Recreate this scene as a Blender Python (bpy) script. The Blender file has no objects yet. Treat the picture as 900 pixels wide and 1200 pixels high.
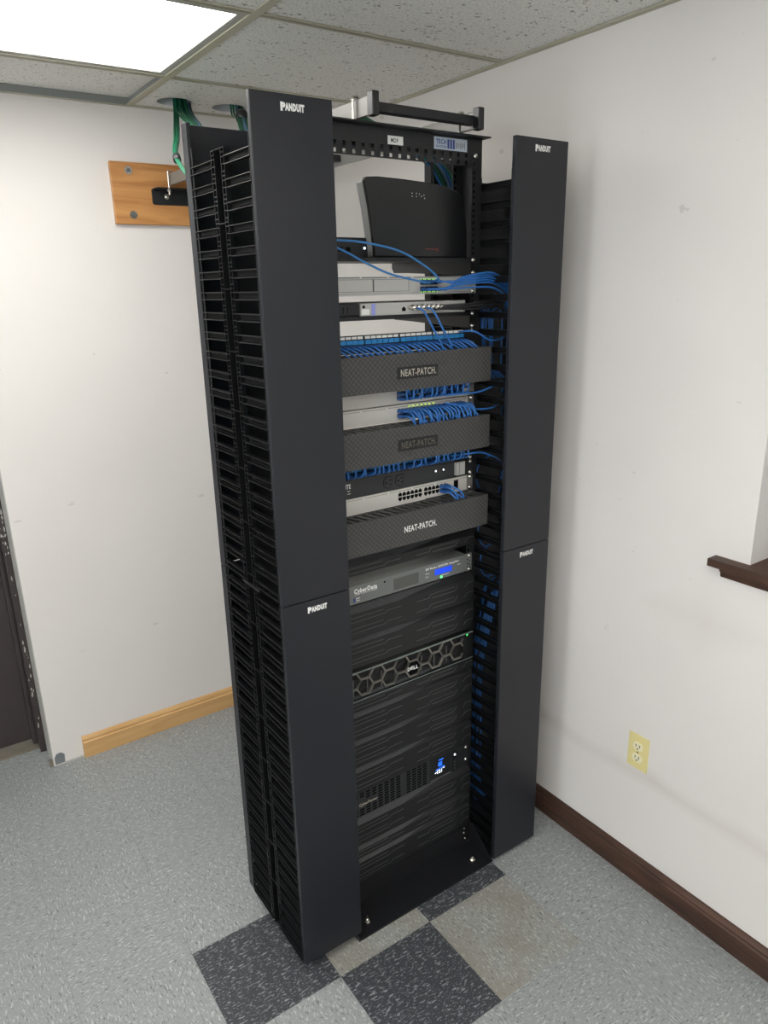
import bpy, bmesh, math, random
from mathutils import Matrix, Vector
random.seed(7)
C = bpy.context.scene.collection
PI = math.pi

WORLD, LENS, EXPO = 6.0, 4.6, .68
# ------------------------------------------------------------------ frames
RR, LEAN = 0.0073, 0.0040
RACK = Matrix.Rotation(RR, 4, 'Z') @ Matrix.Rotation(LEAN, 4, 'Y')
ROOM = Matrix.Identity(4)
U = .04445
Z0 = 1.2739                      # underside of the power strip panel
YR = -.4697                      # front face of the rack posts
def UP(n): return Z0 + n*U       # upper group of rack units
def LO(k): return Z0 - (k+.62)*U # lower group

# ------------------------------------------------------------------ materials
def s2l(c):
    return tuple((v/255/12.92 if v/255 <= .04045 else ((v/255+.055)/1.055)**2.4) for v in c)+(1,)
MATS = {}
def mat(name, rgb, rough=.5, metal=0, spec=.5, emit=0, bump=0, bscale=200, vary=0, vscale=3, coat=0):
    if name in MATS: return MATS[name]
    m = bpy.data.materials.new(name); m.use_nodes = True
    nt = m.node_tree; b = nt.nodes['Principled BSDF']
    col = s2l(rgb)
    b.inputs['Base Color'].default_value = col
    b.inputs['Roughness'].default_value = rough
    b.inputs['Metallic'].default_value = metal
    b.inputs['Specular IOR Level'].default_value = spec
    b.inputs['Coat Weight'].default_value = coat
    if emit:
        b.inputs['Emission Color'].default_value = col; b.inputs['Emission Strength'].default_value = emit
    tc = nt.nodes.new('ShaderNodeTexCoord')
    if bump:
        n = nt.nodes.new('ShaderNodeTexNoise'); n.inputs['Scale'].default_value = bscale
        nt.links.new(tc.outputs['Object'], n.inputs['Vector'])
        bp = nt.nodes.new('ShaderNodeBump'); bp.inputs['Strength'].default_value = bump; bp.inputs['Distance'].default_value = .001
        nt.links.new(n.outputs['Fac'], bp.inputs['Height']); nt.links.new(bp.outputs['Normal'], b.inputs['Normal'])
    if vary:
        n = nt.nodes.new('ShaderNodeTexNoise'); n.inputs['Scale'].default_value = vscale; n.inputs['Detail'].default_value = 5
        nt.links.new(tc.outputs['Object'], n.inputs['Vector'])
        mx = nt.nodes.new('ShaderNodeMix'); mx.data_type = 'RGBA'
        mx.inputs['A'].default_value = tuple(c*(1-vary) for c in col[:3])+(1,)
        mx.inputs['B'].default_value = tuple(min(1, c*(1+vary)) for c in col[:3])+(1,)
        nt.links.new(n.outputs['Fac'], mx.inputs['Factor']); nt.links.new(mx.outputs['Result'], b.inputs['Base Color'])
    MATS[name] = m
    return m

def nodes(name, rough=.5, spec=.5):
    m = bpy.data.materials.new(name); m.use_nodes = True; nt = m.node_tree
    b = nt.nodes['Principled BSDF']; b.inputs['Roughness'].default_value = rough; b.inputs['Specular IOR Level'].default_value = spec
    MATS[name] = m
    return m, nt, b
def N(nt, t, **k):
    n = nt.nodes.new(t)
    for a, v in k.items():
        if a in n.inputs: n.inputs[a].default_value = v
        else: setattr(n, a, v)
    return n
def mixc(nt, fac, a, b):
    mx = nt.nodes.new('ShaderNodeMix'); mx.data_type = 'RGBA'
    for k, v in (('Factor', fac), ('A', a), ('B', b)):
        if hasattr(v, 'is_output'): nt.links.new(v, mx.inputs[k])
        else: mx.inputs[k].default_value = v
    return mx.outputs['Result']
def ramp(nt, src, p0, p1, c0=(0,0,0,1), c1=(1,1,1,1)):
    r = nt.nodes.new('ShaderNodeValToRGB'); e = r.color_ramp.elements
    e[0].position = p0; e[1].position = p1; e[0].color = c0; e[1].color = c1
    nt.links.new(src, r.inputs['Fac']); return r.outputs['Color']
def mapping(nt, src, scale, rot=(0,0,0), loc=(0,0,0)):
    mp = nt.nodes.new('ShaderNodeMapping'); mp.inputs['Scale'].default_value = scale
    mp.inputs['Rotation'].default_value = rot; mp.inputs['Location'].default_value = loc
    nt.links.new(src, mp.inputs['Vector']); return mp.outputs['Vector']

# vinyl composition tile with streaky chips, uv in metres, turned per tile
def vct(name, base, dark, light, dirt=None):
    m, nt, b = nodes(name, .42, .4)
    uv = N(nt, 'ShaderNodeTexCoord').outputs['UV']
    obj = [n for n in nt.nodes if n.type == 'TEX_COORD'][0].outputs['Object']
    warp = N(nt, 'ShaderNodeTexNoise', Scale=60.0); nt.links.new(uv, warp.inputs['Vector'])
    va = N(nt, 'ShaderNodeVectorMath', operation='MULTIPLY_ADD')
    nt.links.new(warp.outputs['Color'], va.inputs[0]); va.inputs[1].default_value = (.006,.006,0); nt.links.new(uv, va.inputs[2])
    w = va.outputs[0]
    def chips(scale, lo, hi, off):
        n = N(nt, 'ShaderNodeTexNoise', Scale=1.0, Detail=1.5)
        nt.links.new(mapping(nt, w, scale, (0,0,.5), off), n.inputs['Vector'])
        return ramp(nt, n.outputs['Fac'], lo, hi)
    c = s2l(base)
    m1 = mixc(nt, chips((62, 185, 1), .58, .68, (3,7,0)), c, s2l(dark))
    m2 = mixc(nt, chips((58, 190, 1), .58, .69, (11,2,0)), m1, s2l(light))
    m2 = mixc(nt, chips((130, 260, 1), .60, .72, (31,22,0)), m2, s2l(light))
    big = N(nt, 'ShaderNodeTexNoise', Scale=2.2, Detail=4.0); nt.links.new(obj, big.inputs['Vector'])
    m3 = mixc(nt, ramp(nt, big.outputs['Fac'], .35, .75), m2, tuple(v*.86 for v in c[:3])+(1,))
    # keep chips visible: blend only partly
    mx = N(nt, 'ShaderNodeMix', data_type='RGBA', blend_type='MIX'); mx.inputs['Factor'].default_value = .35
    nt.links.new(m2, mx.inputs['A']); nt.links.new(m3, mx.inputs['B'])
    out = mx.outputs['Result']
    if dirt:
        dn = N(nt, 'ShaderNodeTexNoise', Scale=7.0, Detail=6.0); nt.links.new(obj, dn.inputs['Vector'])
        f = ramp(nt, dn.outputs['Fac'], .38, .66, (0,0,0,1), (.55,.55,.55,1))
        out = mixc(nt, f, out, s2l(dirt))
    nt.links.new(out, b.inputs['Base Color'])
    return m
vct_light = vct('vinyl_tile_light', (146,149,148), (108,112,112), (186,188,186))
vct_stain = vct('vinyl_tile_stained', (146,147,143), (110,111,107), (192,192,186), (134,124,108))
vct_dark = vct('vinyl_tile_dark', (62,64,68), (48,50,54), (150,152,154))

# acoustic ceiling tile
def acoustic():
    m, nt, b = nodes('acoustic_tile', .9, .1)
    o = N(nt, 'ShaderNodeTexCoord').outputs['Object']
    n = N(nt, 'ShaderNodeTexNoise', Scale=1.0, Detail=2.0, Distortion=.6)
    nt.links.new(mapping(nt, o, (75,110,60), (0,0,.5)), n.inputs['Vector'])
    f = ramp(nt, n.outputs['Fac'], .645, .69)
    n2 = N(nt, 'ShaderNodeTexNoise', Scale=170.0, Detail=3.0); nt.links.new(o, n2.inputs['Vector'])
    base = mixc(nt, ramp(nt, n2.outputs['Fac'], .35, .65), s2l((208,207,201)), s2l((232,231,226)))
    nt.links.new(mixc(nt, f, base, s2l((128,124,118))), b.inputs['Base Color'])
    bp = N(nt, 'ShaderNodeBump', Strength=.5, Distance=.003); nt.links.new(f, bp.inputs['Height']); bp.invert = True
    nt.links.new(bp.outputs['Normal'], b.inputs['Normal'])
    return m
m_tile = acoustic()

def painted_wall():
    m, nt, b = nodes('painted_plaster', .55, .3)
    o = N(nt, 'ShaderNodeTexCoord').outputs['Object']
    n = N(nt, 'ShaderNodeTexNoise', Scale=1.6, Detail=6.0); nt.links.new(o, n.inputs['Vector'])
    c = mixc(nt, ramp(nt, n.outputs['Fac'], .3, .75), s2l((228,223,218)), s2l((221,216,211)))
    # scuff marks, small and sparse
    s = N(nt, 'ShaderNodeTexNoise', Scale=1.0, Detail=3.0)
    nt.links.new(mapping(nt, o, (16,16,34)), s.inputs['Vector'])
    f = ramp(nt, s.outputs['Fac'], .735, .76, (0,0,0,1), (.35,.35,.35,1))
    nt.links.new(mixc(nt, f, c, s2l((172,164,156))), b.inputs['Base Color'])
    # rubbed, dirty streak along the right-hand wall at chair height, and a faint patch below the sill
    sp = N(nt, 'ShaderNodeSeparateXYZ'); nt.links.new(o, sp.inputs[0])
    def M(op, a, b_=None, c_=None):
        n_ = N(nt, 'ShaderNodeMath', operation=op)
        for k_, v_ in enumerate((a, b_, c_)):
            if v_ is None: continue
            if hasattr(v_, 'is_output'): nt.links.new(v_, n_.inputs[k_])
            else: n_.inputs[k_].default_value = v_
        return n_.outputs[0]
    dn = N(nt, 'ShaderNodeTexNoise', Scale=5.0, Detail=6.0); nt.links.new(o, dn.inputs['Vector'])
    line = M('ADD', .365, M('MULTIPLY', M('SUBTRACT', dn.outputs['Fac'], .5), .06))
    d_ = M('ABSOLUTE', M('SUBTRACT', sp.outputs['Z'], line))
    bandf = M('MULTIPLY', M('SUBTRACT', 1, M('MULTIPLY', d_, 26)), .34); bandf = M('MAXIMUM', bandf, 0)
    d2 = M('ABSOLUTE', M('SUBTRACT', sp.outputs['Z'], .93)); d3 = M('ABSOLUTE', M('ADD', sp.outputs['Y'], 1.02))
    patch = M('MAXIMUM', M('MULTIPLY', M('SUBTRACT', 1, M('ADD', M('MULTIPLY', d2, 8), M('MULTIPLY', d3, 4.5))), .28), 0)
    tot = M('MULTIPLY', M('MULTIPLY', M('ADD', bandf, patch), M('MULTIPLY', dn.outputs['Fac'], 1.6)), M('GREATER_THAN', sp.outputs['X'], .55))
    prev = b.inputs['Base Color'].links[0].from_socket
    nt.links.new(mixc(nt, tot, prev, s2l((186,172,162))), b.inputs['Base Color'])
    n2 = N(nt, 'ShaderNodeTexNoise', Scale=9.0, Detail=8.0); nt.links.new(o, n2.inputs['Vector'])
    bp = N(nt, 'ShaderNodeBump', Strength=.25, Distance=.004); nt.links.new(n2.outputs['Fac'], bp.inputs['Height'])
    nt.links.new(bp.outputs['Normal'], b.inputs['Normal'])
    return m
m_wall = painted_wall()

def wood(name, c0, c1, axis='x', rough=.45, scale=1.0, spec=.4):
    m, nt, b = nodes(name, rough, spec)
    o = N(nt, 'ShaderNodeTexCoord').outputs['Object']
    sc = {'x': (1.2,14,14), 'y': (14,1.2,14)}[axis]
    n = N(nt, 'ShaderNodeTexNoise', Scale=2.2*scale, Detail=7.0, Distortion=1.2)
    nt.links.new(mapping(nt, o, sc), n.inputs['Vector'])
    nt.links.new(mixc(nt, ramp(nt, n.outputs['Fac'], .3, .7), s2l(c0), s2l(c1)), b.inputs['Base Color'])
    return m
m_oak = wood('oak_baseboard', (212,172,118), (194,150,96), 'x')
m_board = wood('stained_board', (206,152,94), (160,104,56), 'x', .4, .8)
m_walnut = wood('walnut_stain', (88,61,47), (50,34,27), 'y', .5)

def dimpled():
    m, nt, b = nodes('dimpled_cover', .48, .45)
    o = N(nt, 'ShaderNodeTexCoord').outputs['Object']
    v = N(nt, 'ShaderNodeTexVoronoi', Scale=1.0); v.inputs['Randomness'].default_value = 0
    nt.links.new(mapping(nt, o, (105,1,105), (0,PI/4,0)), v.inputs['Vector'])
    nt.links.new(mixc(nt, ramp(nt, v.outputs['Distance'], .15, .55), s2l((78,77,75)), s2l((52,52,52))), b.inputs['Base Color'])
    bp = N(nt, 'ShaderNodeBump', Strength=.7, Distance=.002); nt.links.new(v.outputs['Distance'], bp.inputs['Height']); bp.invert = True
    nt.links.new(bp.outputs['Normal'], b.inputs['Normal'])
    return m
m_np = dimpled()

m_black = mat('black_powder_coat', (24,25,28), .45, bump=.25, bscale=900)
m_blackgloss = mat('black_gloss', (17,18,20), .28, spec=.5)
m_door = mat('charcoal_door', (28,30,36), .40, spec=.45, bump=.06, bscale=700)
m_finger = mat('black_plastic', (17,18,20), .30, spec=.6)
m_dark = mat('dark_void', (7,8,9), .8, spec=.1)
m_blank = mat('blanking_plastic', (28,29,31), .45, spec=.4, bump=.15, bscale=900)
m_lightened = mat('lightened_plastic', (84,85,86), .38)  # panel ridges paler than the panel, their highlights put into the colour
m_riblit = mat('lit_rib_plastic', (82,83,85), .45)  # blanking plastic made paler, light on the upward ribs put into the colour
m_fingershade = mat('finger_recess_shade', (10,10,11), .65, spec=.3)  # black plastic darkened, shade inside the fingers put into the colour
m_sleeve = mat('lit_hole_sleeve', (196,200,202), .5)  # added sleeve, pale grey stands for light inside the ceiling holes
m_white = mat('white_print', (235,235,232), .5)
m_whitedim = mat('grey_print', (178,172,160), .45)
m_silver = mat('silver_paint', (186,185,181), .4, metal=.15)
m_switch = mat('switch_aluminium', (206,203,196), .42, metal=.1)
m_line = mat('engraved_line', (92,92,90), .6)
m_chrome = mat('zinc_screw', (215,212,205), .25, metal=1)
m_steel = mat('grey_stringer', (132,130,126), .38, metal=.35)
m_amp = mat('amplifier_grey', (112,115,113), .45, metal=.1)
m_ampdark = mat('amplifier_mesh', (86,87,84), .6)
m_blue = mat('blue_patch_cable', (44,106,178), .42, spec=.5)
m_bluedk = mat('blue_plug', (34,86,152), .45)
m_lblue = mat('light_blue_jack', (36,128,190), .4)
m_bluegrey = mat('pale_blue_cable', (98,130,170), .45)
m_green = mat('green_cable', (18,106,74), .4, spec=.5)
m_greendk = mat('dark_green_cable', (12,70,52), .4)
m_blackcable = mat('black_cable', (20,20,22), .35, spec=.6)
m_lcd = mat('blue_lcd', (18,66,215), .3, emit=.45)
m_lcdtext = mat('blue_lcd_text', (30,105,240), .3, emit=.9)
m_ledwhite = mat('white_led', (235,245,255), .3, emit=.9)
m_ledgreen = mat('green_led', (60,235,100), .3, emit=3)
m_ledlime = mat('lime_led', (170,215,60), .3, emit=1.0)
m_lens = mat('light_lens', (255,254,250), .4, emit=LENS)
m_tee = mat('ceiling_grid', (176,172,152), .5, spec=.3)
m_web = mat('grid_web', (128,130,128), .6)
m_fix = mat('fixture_frame', (168,167,160), .5)
m_ivory = mat('ivory_plastic', (226,212,150), .35)
m_ivory2 = mat('ivory_receptacle', (236,228,196), .35)
m_brown = mat('dark_brown_paint', (60,53,52), .5, vary=.2, vscale=9)
m_corner = mat('jamb_paint', (186,184,178), .6, vary=.05)
m_thresh = mat('threshold', (120,113,100), .6, vary=.2, vscale=20)
m_gunmetal = mat('gunmetal_bezel', (124,121,114), .36, metal=.3)
m_edge = mat('pale_edge', (170,184,180), .3, metal=.5)
m_mesh = mat('vent_mesh', (40,41,42), .5, metal=.3, bump=1, bscale=1500)
m_labelpaper = mat('label_paper', (222,222,218), .5)
m_ink = mat('black_ink', (20,20,20), .5)
m_inkblue = mat('blue_ink', (40,64,128), .4)
m_stickergrey = mat('sticker_silver', (176,186,198), .35)
m_red = mat('dull_red_print', (150,62,56), .5)

# ------------------------------------------------------------------ mesh builder
ORG = {}
class MB:
    def __init__(s): s.v = []; s.f = []; s.mi = []; s.uv = None
    def add(s, vs, fs, m=0):
        n = len(s.v); s.v += [Vector(v) for v in vs]
        s.f += [tuple(i+n for i in f) for f in fs]; s.mi += [m]*len(fs); return s
    def box(s, x0, x1, y0, y1, z0, z1, m=0):
        vs = [(x,y,z) for x in (x0,x1) for y in (y0,y1) for z in (z0,z1)]
        return s.add(vs, [(0,1,3,2),(4,6,7,5),(0,4,5,1),(2,3,7,6),(0,2,6,4),(1,5,7,3)], m)
    def prism(s, poly, a, b, axis='y', m=0):
        """poly: 2-D outline; extruded between a and b along axis"""
        n = len(poly)
        def P(p, t):
            return {'y': (p[0],t,p[1]), 'x': (t,p[0],p[1]), 'z': (p[0],p[1],t)}[axis]
        vs = [P(p, a) for p in poly]+[P(p, b) for p in poly]
        fs = [tuple(range(n)), tuple(range(2*n-1, n-1, -1))]
        fs += [(i, n+i, n+(i+1) % n, (i+1) % n) for i in range(n)]
        return s.add(vs, fs, m)
    def cyl(s, c, r, a, b, axis='y', n=12, m=0, r2=None):
        r2 = r if r2 is None else r2
        def P(q, rad, t):
            u, w = rad*math.cos(q), rad*math.sin(q)
            return {'y': (c[0]+u,t,c[1]+w), 'x': (t,c[0]+u,c[1]+w), 'z': (c[0]+u,c[1]+w,t)}[axis]
        vs = [P(2*PI*i/n, r, a) for i in range(n)]+[P(2*PI*i/n, r2, b) for i in range(n)]
        fs = [tuple(range(n)), tuple(range(2*n-1, n-1, -1))]
        fs += [(i, n+i, n+(i+1) % n, (i+1) % n) for i in range(n)]
        return s.add(vs, fs, m)
    def ring(s, c, r0, r1, a, b, axis='z', n=24, m=0):
        def P(q, rad, t):
            u, w = rad*math.cos(q), rad*math.sin(q)
            return {'y': (c[0]+u,t,c[1]+w), 'z': (c[0]+u,c[1]+w,t)}[axis]
        vs = []
        for i in range(n):
            q = 2*PI*i/n; vs += [P(q,r0,a),P(q,r1,a),P(q,r1,b),P(q,r0,b)]
        fs = []
        for i in range(n):
            p, k = 4*i, 4*((i+1) % n)
            for j in range(4): fs.append((p+j, p+(j+1) % 4, k+(j+1) % 4, k+j))
        return s.add(vs, fs, m)
    def dome(s, c, r, h, ax=-1, n=10, m=0):
        """rounded screw head facing -y, base at c"""
        rings = 4; vs = []; fs = []
        for j in range(rings):
            t = j/rings*PI/2
            for i in range(n):
                q = 2*PI*i/n; vs.append((c[0]+r*math.cos(t)*math.cos(q), c[1]+ax*h*math.sin(t), c[2]+r*math.cos(t)*math.sin(q)))
        vs.append((c[0], c[1]+ax*h, c[2]))
        for j in range(rings-1):
            for i in range(n): fs.append((j*n+i, j*n+(i+1) % n, (j+1)*n+(i+1) % n, (j+1)*n+i))
        for i in range(n): fs.append(((rings-1)*n+i, (rings-1)*n+(i+1) % n, rings*n))
        return s.add(vs, fs, m)
    def tube(s, pts, r, n=6, m=0, cap=True):
        pts = [Vector(p) for p in pts]; ref = Vector((0,0,1)); vs = []; prev = None
        for i, p in enumerate(pts):
            t = (pts[min(i+1,len(pts)-1)]-pts[max(i-1,0)]).normalized()
            if prev is None:
                a = t.cross(ref)
                if a.length < .1: a = t.cross(Vector((1,0,0)))
            else: a = prev - t*prev.dot(t)
            a.normalize(); prev = a; bb = t.cross(a)
            for k in range(n):
                q = 2*PI*k/n; vs.append(p+r*(math.cos(q)*a+math.sin(q)*bb))
        fs = []
        for i in range(len(pts)-1):
            for k in range(n): fs.append((i*n+k, i*n+(k+1) % n, (i+1)*n+(k+1) % n, (i+1)*n+k))
        if cap: fs += [tuple(range(n-1,-1,-1)), tuple(range((len(pts)-1)*n, len(pts)*n))]
        return s.add(vs, fs, m)
    def bead(s, pts, w, y, h=.0008, m=0):
        """flat raised line of width w on the plane y, standing h proud towards -y; pts are (x, z)"""
        for (x0,z0),(x1,z1) in zip(pts, pts[1:]):
            d = Vector((x1-x0, z1-z0)); L = d.length
            if L < 1e-6: continue
            d /= L; nn = Vector((-d.y, d.x))*w/2; e = d*w*.3
            q = [(x0-e.x+nn.x, z0-e.y+nn.y),(x0-e.x-nn.x, z0-e.y-nn.y),(x1+e.x-nn.x, z1+e.y-nn.y),(x1+e.x+nn.x, z1+e.y+nn.y)]
            s.prism(q, y, y-h, 'y', m)
        return s
    def text(s, body, x, y, z, w=None, h=.01, m=0, off=.0, align='L', depth=.0004, space=1.12):
        """words on a plane facing -y; x = left edge (or centre / right), z = baseline; w and h stretch it"""
        cu = bpy.data.curves.new('lettering', 'FONT'); cu.body = body; cu.size = 1; cu.offset = off*1.5; cu.space_character = space; cu.resolution_u = 2
        o = bpy.data.objects.new('lettering', cu); C.objects.link(o)
        dg = bpy.context.evaluated_depsgraph_get(); me = o.evaluated_get(dg).to_mesh()
        vs = [v.co.copy() for v in me.vertices]; fs = [tuple(p.vertices) for p in me.polygons]
        o.evaluated_get(dg).to_mesh_clear(); C.objects.unlink(o); bpy.data.objects.remove(o); bpy.data.curves.remove(cu)
        xa = min(v.x for v in vs); xb = max(v.x for v in vs); yb = max(v.y for v in vs)
        sy = h/yb; sx = (w/(xb-xa)) if w else sy
        W = (xb-xa)*sx; x0 = {'L': x, 'C': x-W/2, 'R': x-W}[align]
        s.add([(x0+(v.x-xa)*sx, y-depth, z+v.y*sy) for v in vs], fs, m)
        return s
    def build(s, name, mats, parent=None, org=None, smooth=False, frame=ROOM, bevel=0, shift=None):
        if not isinstance(mats, (list, tuple)): mats = [mats]
        me = bpy.data.meshes.new(name)
        if parent is not None: o0 = ORG[parent.name]
        else: o0 = Vector(org) if org is not None else s.base()
        me.from_pydata([v-o0 for v in s.v], [], s.f)
        for mm in mats: me.materials.append(mm)
        me.polygons.foreach_set('material_index', s.mi)
        if s.uv:
            ul = me.uv_layers.new(name='UVMap')
            for p in me.polygons:
                for li, uvc in zip(p.loop_indices, s.uv[p.index]): ul.data[li].uv = uvc
        else:
            b = bmesh.new(); b.from_mesh(me); bmesh.ops.recalc_face_normals(b, faces=b.faces); b.to_mesh(me); b.free()
        if smooth: me.polygons.foreach_set('use_smooth', [True]*len(me.polygons))
        me.update()
        o = bpy.data.objects.new(name, me); C.objects.link(o)
        if parent is not None: o.parent = parent
        else:
            o.matrix_world = Matrix.Translation(Vector(shift or (0,0,0))) @ frame @ Matrix.Translation(o0)
        ORG[o.name] = o0
        if bevel:
            md = o.modifiers.new('bevel', 'BEVEL'); md.width = bevel; md.segments = 2; md.limit_method = 'ANGLE'
        return o
    def base(s):
        xs = [v.x for v in s.v]; ys = [v.y for v in s.v]; zs = [v.z for v in s.v]
        return Vector(((min(xs)+max(xs))/2, (min(ys)+max(ys))/2, min(zs)))
def thing(name, label, cat, loc, group=None, frame=ROOM, shift=(0,0,0)):
    o = bpy.data.objects.new(name, None); C.objects.link(o); o.empty_display_size = .05
    o.matrix_world = Matrix.Translation(Vector(shift)) @ frame @ Matrix.Translation(Vector(loc))
    o['label'] = label; o['category'] = cat
    if group: o['group'] = group
    ORG[o.name] = Vector(loc); return o
def rack_thing(name, label, cat, loc, group=None, shift=(0,0,0)): return thing(name, label, cat, loc, group, RACK, shift)
def tag(o, label, cat, group=None):
    o['label'] = label; o['category'] = cat
    if group: o['group'] = group
    return o
def struct(o): o['kind'] = 'structure'; return o
def spline(pts, n=8):
    """Catmull-Rom through pts"""
    P = [Vector(p) for p in pts]; P = [P[0]*2-P[1]]+P+[P[-1]*2-P[-2]]; out = []
    for i in range(1, len(P)-2):
        for k in range(n):
            t = k/n; a, b, c, d = P[i-1:i+3]
            out.append(.5*((2*b)+(c-a)*t+(2*a-5*b+4*c-d)*t*t+(3*b-a-3*c+d)*t**3))
    out.append(P[-2]); return out

# ================================================================== THE ROOM
XR, YB, H = .5765, .8001, 2.3897
XL, YF = -3.3, -4.0
XC = -.7945                       # outer corner of the back wall beside the doorway
XM, C1, C2, CELL = -.2092, .3922, -.2205, 1.2192
# floor of 12 inch tiles
TX, TY, T = -.657, -.6481, .3048
fl = MB(); fl.uv = []
rot = .0011
def tp(i, j):
    return (TX+math.cos(rot)*i*T-math.sin(rot)*j*T, TY+math.sin(rot)*i*T+math.cos(rot)*j*T, 0)
gap = .00012
for i in range(-9, 5):
    for j in range(-12, 7):
        a, b = tp(i, j), tp(i+1, j+1)
        x0, y0, x1, y1 = a[0]+gap, a[1]+gap, b[0]-gap, b[1]-gap
        kind = 2 if (i, j) in ((0,0),(1,-1),(2,0),(1,1)) else (1 if (i, j) in ((1,0),(2,-1)) else 0)
        fl.add([(x0,y0,0),(x1,y0,0),(x1,y1,0),(x0,y1,0)], [(0,1,2,3)], kind)
        ox, oy = random.uniform(0,50), random.uniform(0,50); k = (i+j) % 2
        q = [(ox,oy),(ox+T,oy),(ox+T,oy+T),(ox,oy+T)]
        if k: q = [(b_, a_) for a_, b_ in q]
        fl.uv.append(q)
fl.add([(XL-.3,YF-.2,-.0012),(XR+.3,YF-.2,-.0012),(XR+.3,YB+.8,-.0012),(XL-.3,YB+.8,-.0012)], [(0,1,2,3)], 3)
fl.uv.append([(0,0),(1,0),(1,1),(0,1)])
struct(fl.build('floor', [vct_light, vct_stain, vct_dark, m_line], org=(0,0,0)))

# walls
TH = .15
w = MB(); w.box(XC, XR+TH, YB, YB+TH, 0, H+.3); w.box(XL, XC, YB, YB+TH, 2.08, H+.3); w.box(XL, XC-.95, YB, YB+TH, 0, 2.08)
struct(w.build('wall_back', m_wall, org=(0,0,0)))
WY0, WY1, WZ0, WZ1 = -1.118, -2.1, 1.118, 2.05
w = MB(); w.box(XR, XR+TH, WY0, YB, 0, H+.3); w.box(XR, XR+TH, YF, WY1, 0, H+.3)
w.box(XR, XR+TH, WY1, WY0, 0, WZ0-.02); w.box(XR, XR+TH, WY1, WY0, WZ1, H+.3)
struct(w.build('wall_right', m_wall, org=(0,0,0)))
w = MB(); ADDED_WIN = [(-1.55,-.35),(-3.45,-2.15)]; wz0, wz1 = .95, 2.15  # unseen window openings added so daylight brightens ceiling and rack
w.box(XL-TH, XL, YF, YB, 0, wz0); w.box(XL-TH, XL, YF, YB, wz1, H+.3)
for a_, b_ in ((YF,ADDED_WIN[1][0]),(ADDED_WIN[1][1],ADDED_WIN[0][0]),(ADDED_WIN[0][1],YB)): w.box(XL-TH, XL, a_, b_, wz0, wz1)
struct(w.build('wall_left', m_wall, org=(0,0,0)))
for i_, (a_, b_) in enumerate(ADDED_WIN):  # frames of the added daylight openings
    w = MB()
    for y0_, y1_, z0_, z1_ in ((a_,b_,wz0,wz0+.05),(a_,b_,wz1-.05,wz1),(a_,a_+.05,wz0+.05,wz1-.05),(b_-.05,b_,wz0+.05,wz1-.05),(a_+.05,b_-.05,1.53,1.57)): w.box(XL-.10, XL-.05, y0_, y1_, z0_, z1_)
    struct(w.build('window_%d' % (i_+2), m_corner, org=(XL,a_,wz0)))
w = MB(); w.box(XL-TH, XR+TH, YF-TH, YF, 0, H+.3); struct(w.build('wall_front', m_wall, org=(0,0,0)))
# slab over the hung ceiling
w = MB(); w.box(XL-TH, XR+TH, YF-TH, YB+TH, H+.3, H+.36); struct(w.build('trim_slab', m_web, org=(0,0,0)))

# hung ceiling
ct = MB(); zt = H+.004
def panel(x0, x1, y0, y1, z): ct.box(x0, x1, y0, y1, z, z+.015)
ys = [YB, C1, C2]+[C2-.6096*k for k in range(1, 8)]
ys = [y for y in ys if y > YF]+[YF]
xs = [XR, XM, XM-CELL, XM-2*CELL, XL]
holes = ((-.087,.682,.056), (.106,.680,.056))
LIGHTS = [(1,1), (1,4), (0,6), (2,3), (2,6)]       # (column, row) of each light; all but the first are unseen, added for brightness
for i in range(len(xs)-1):
    for j in range(len(ys)-1):
        x0, x1, y0, y1 = xs[i+1], xs[i], ys[j+1], ys[j]
        if x1-x0 < .02 or (i, j) in LIGHTS: continue
        if (i, j) == (0, 0): continue
        panel(x0, x1, y0, y1, zt+(.018 if (i, j) == (1, 0) else 0))
# corner tile with two round holes
b = bmesh.new()
def loop(pts):
    vs = [b.verts.new((x, y, zt)) for x, y in pts]
    return [b.edges.new((vs[k], vs[(k+1) % len(vs)])) for k in range(len(vs))]
ed = loop([(xs[1],ys[1]),(xs[0],ys[1]),(xs[0],ys[0]),(xs[1],ys[0])])
for hx, hy, hr in holes: ed += loop([(hx+hr*math.cos(2*PI*k/32), hy+hr*math.sin(2*PI*k/32)) for k in range(32)])
bmesh.ops.triangle_fill(b, use_beauty=True, use_dissolve=False, edges=ed)
b.verts.index_update(); n0 = len(ct.v)
ct.v += [v.co.copy() for v in b.verts]; ct.f += [tuple(v.index+n0 for v in f.verts) for f in b.faces]; ct.mi += [0]*len(b.faces); b.free()
for hx, hy, hr in holes: ct.ring((hx,hy), hr, hr+.002, zt, zt+.05, 'z', 32, 2)
struct(ct.build('ceiling', [m_tile, m_web, m_sleeve], org=(0,0,0)))
g = MB(); tw = .0119
for x in xs[1:-1]: g.box(x-tw, x+tw, YF, YB, H-.0005, H+.003); g.box(x-.002, x+.002, YF, YB, H, H+.035, 1)
for y in ys[1:-1]:
    for xa, xb in zip(xs[1:], xs[:-1]): g.box(xa+tw, xb-tw, y-tw, y+tw, H, H+.003); g.box(xa+tw, xb-tw, y-.002, y+.002, H, H+.035, 1)
struct(g.build('trim_1', [m_tee, m_web], org=(0,0,0)))
g = MB(); g.box(XL, XR, YB-.021, YB, H-.001, H+.003); g.box(XR-.021, XR, YF, YB, H-.001, H+.003)
g.box(XM-CELL, XM, YB-.0225, YB-.021, H, H+.024, 1)
struct(g.build('trim_2', [m_tee, m_web], org=(0,0,0)))

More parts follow.
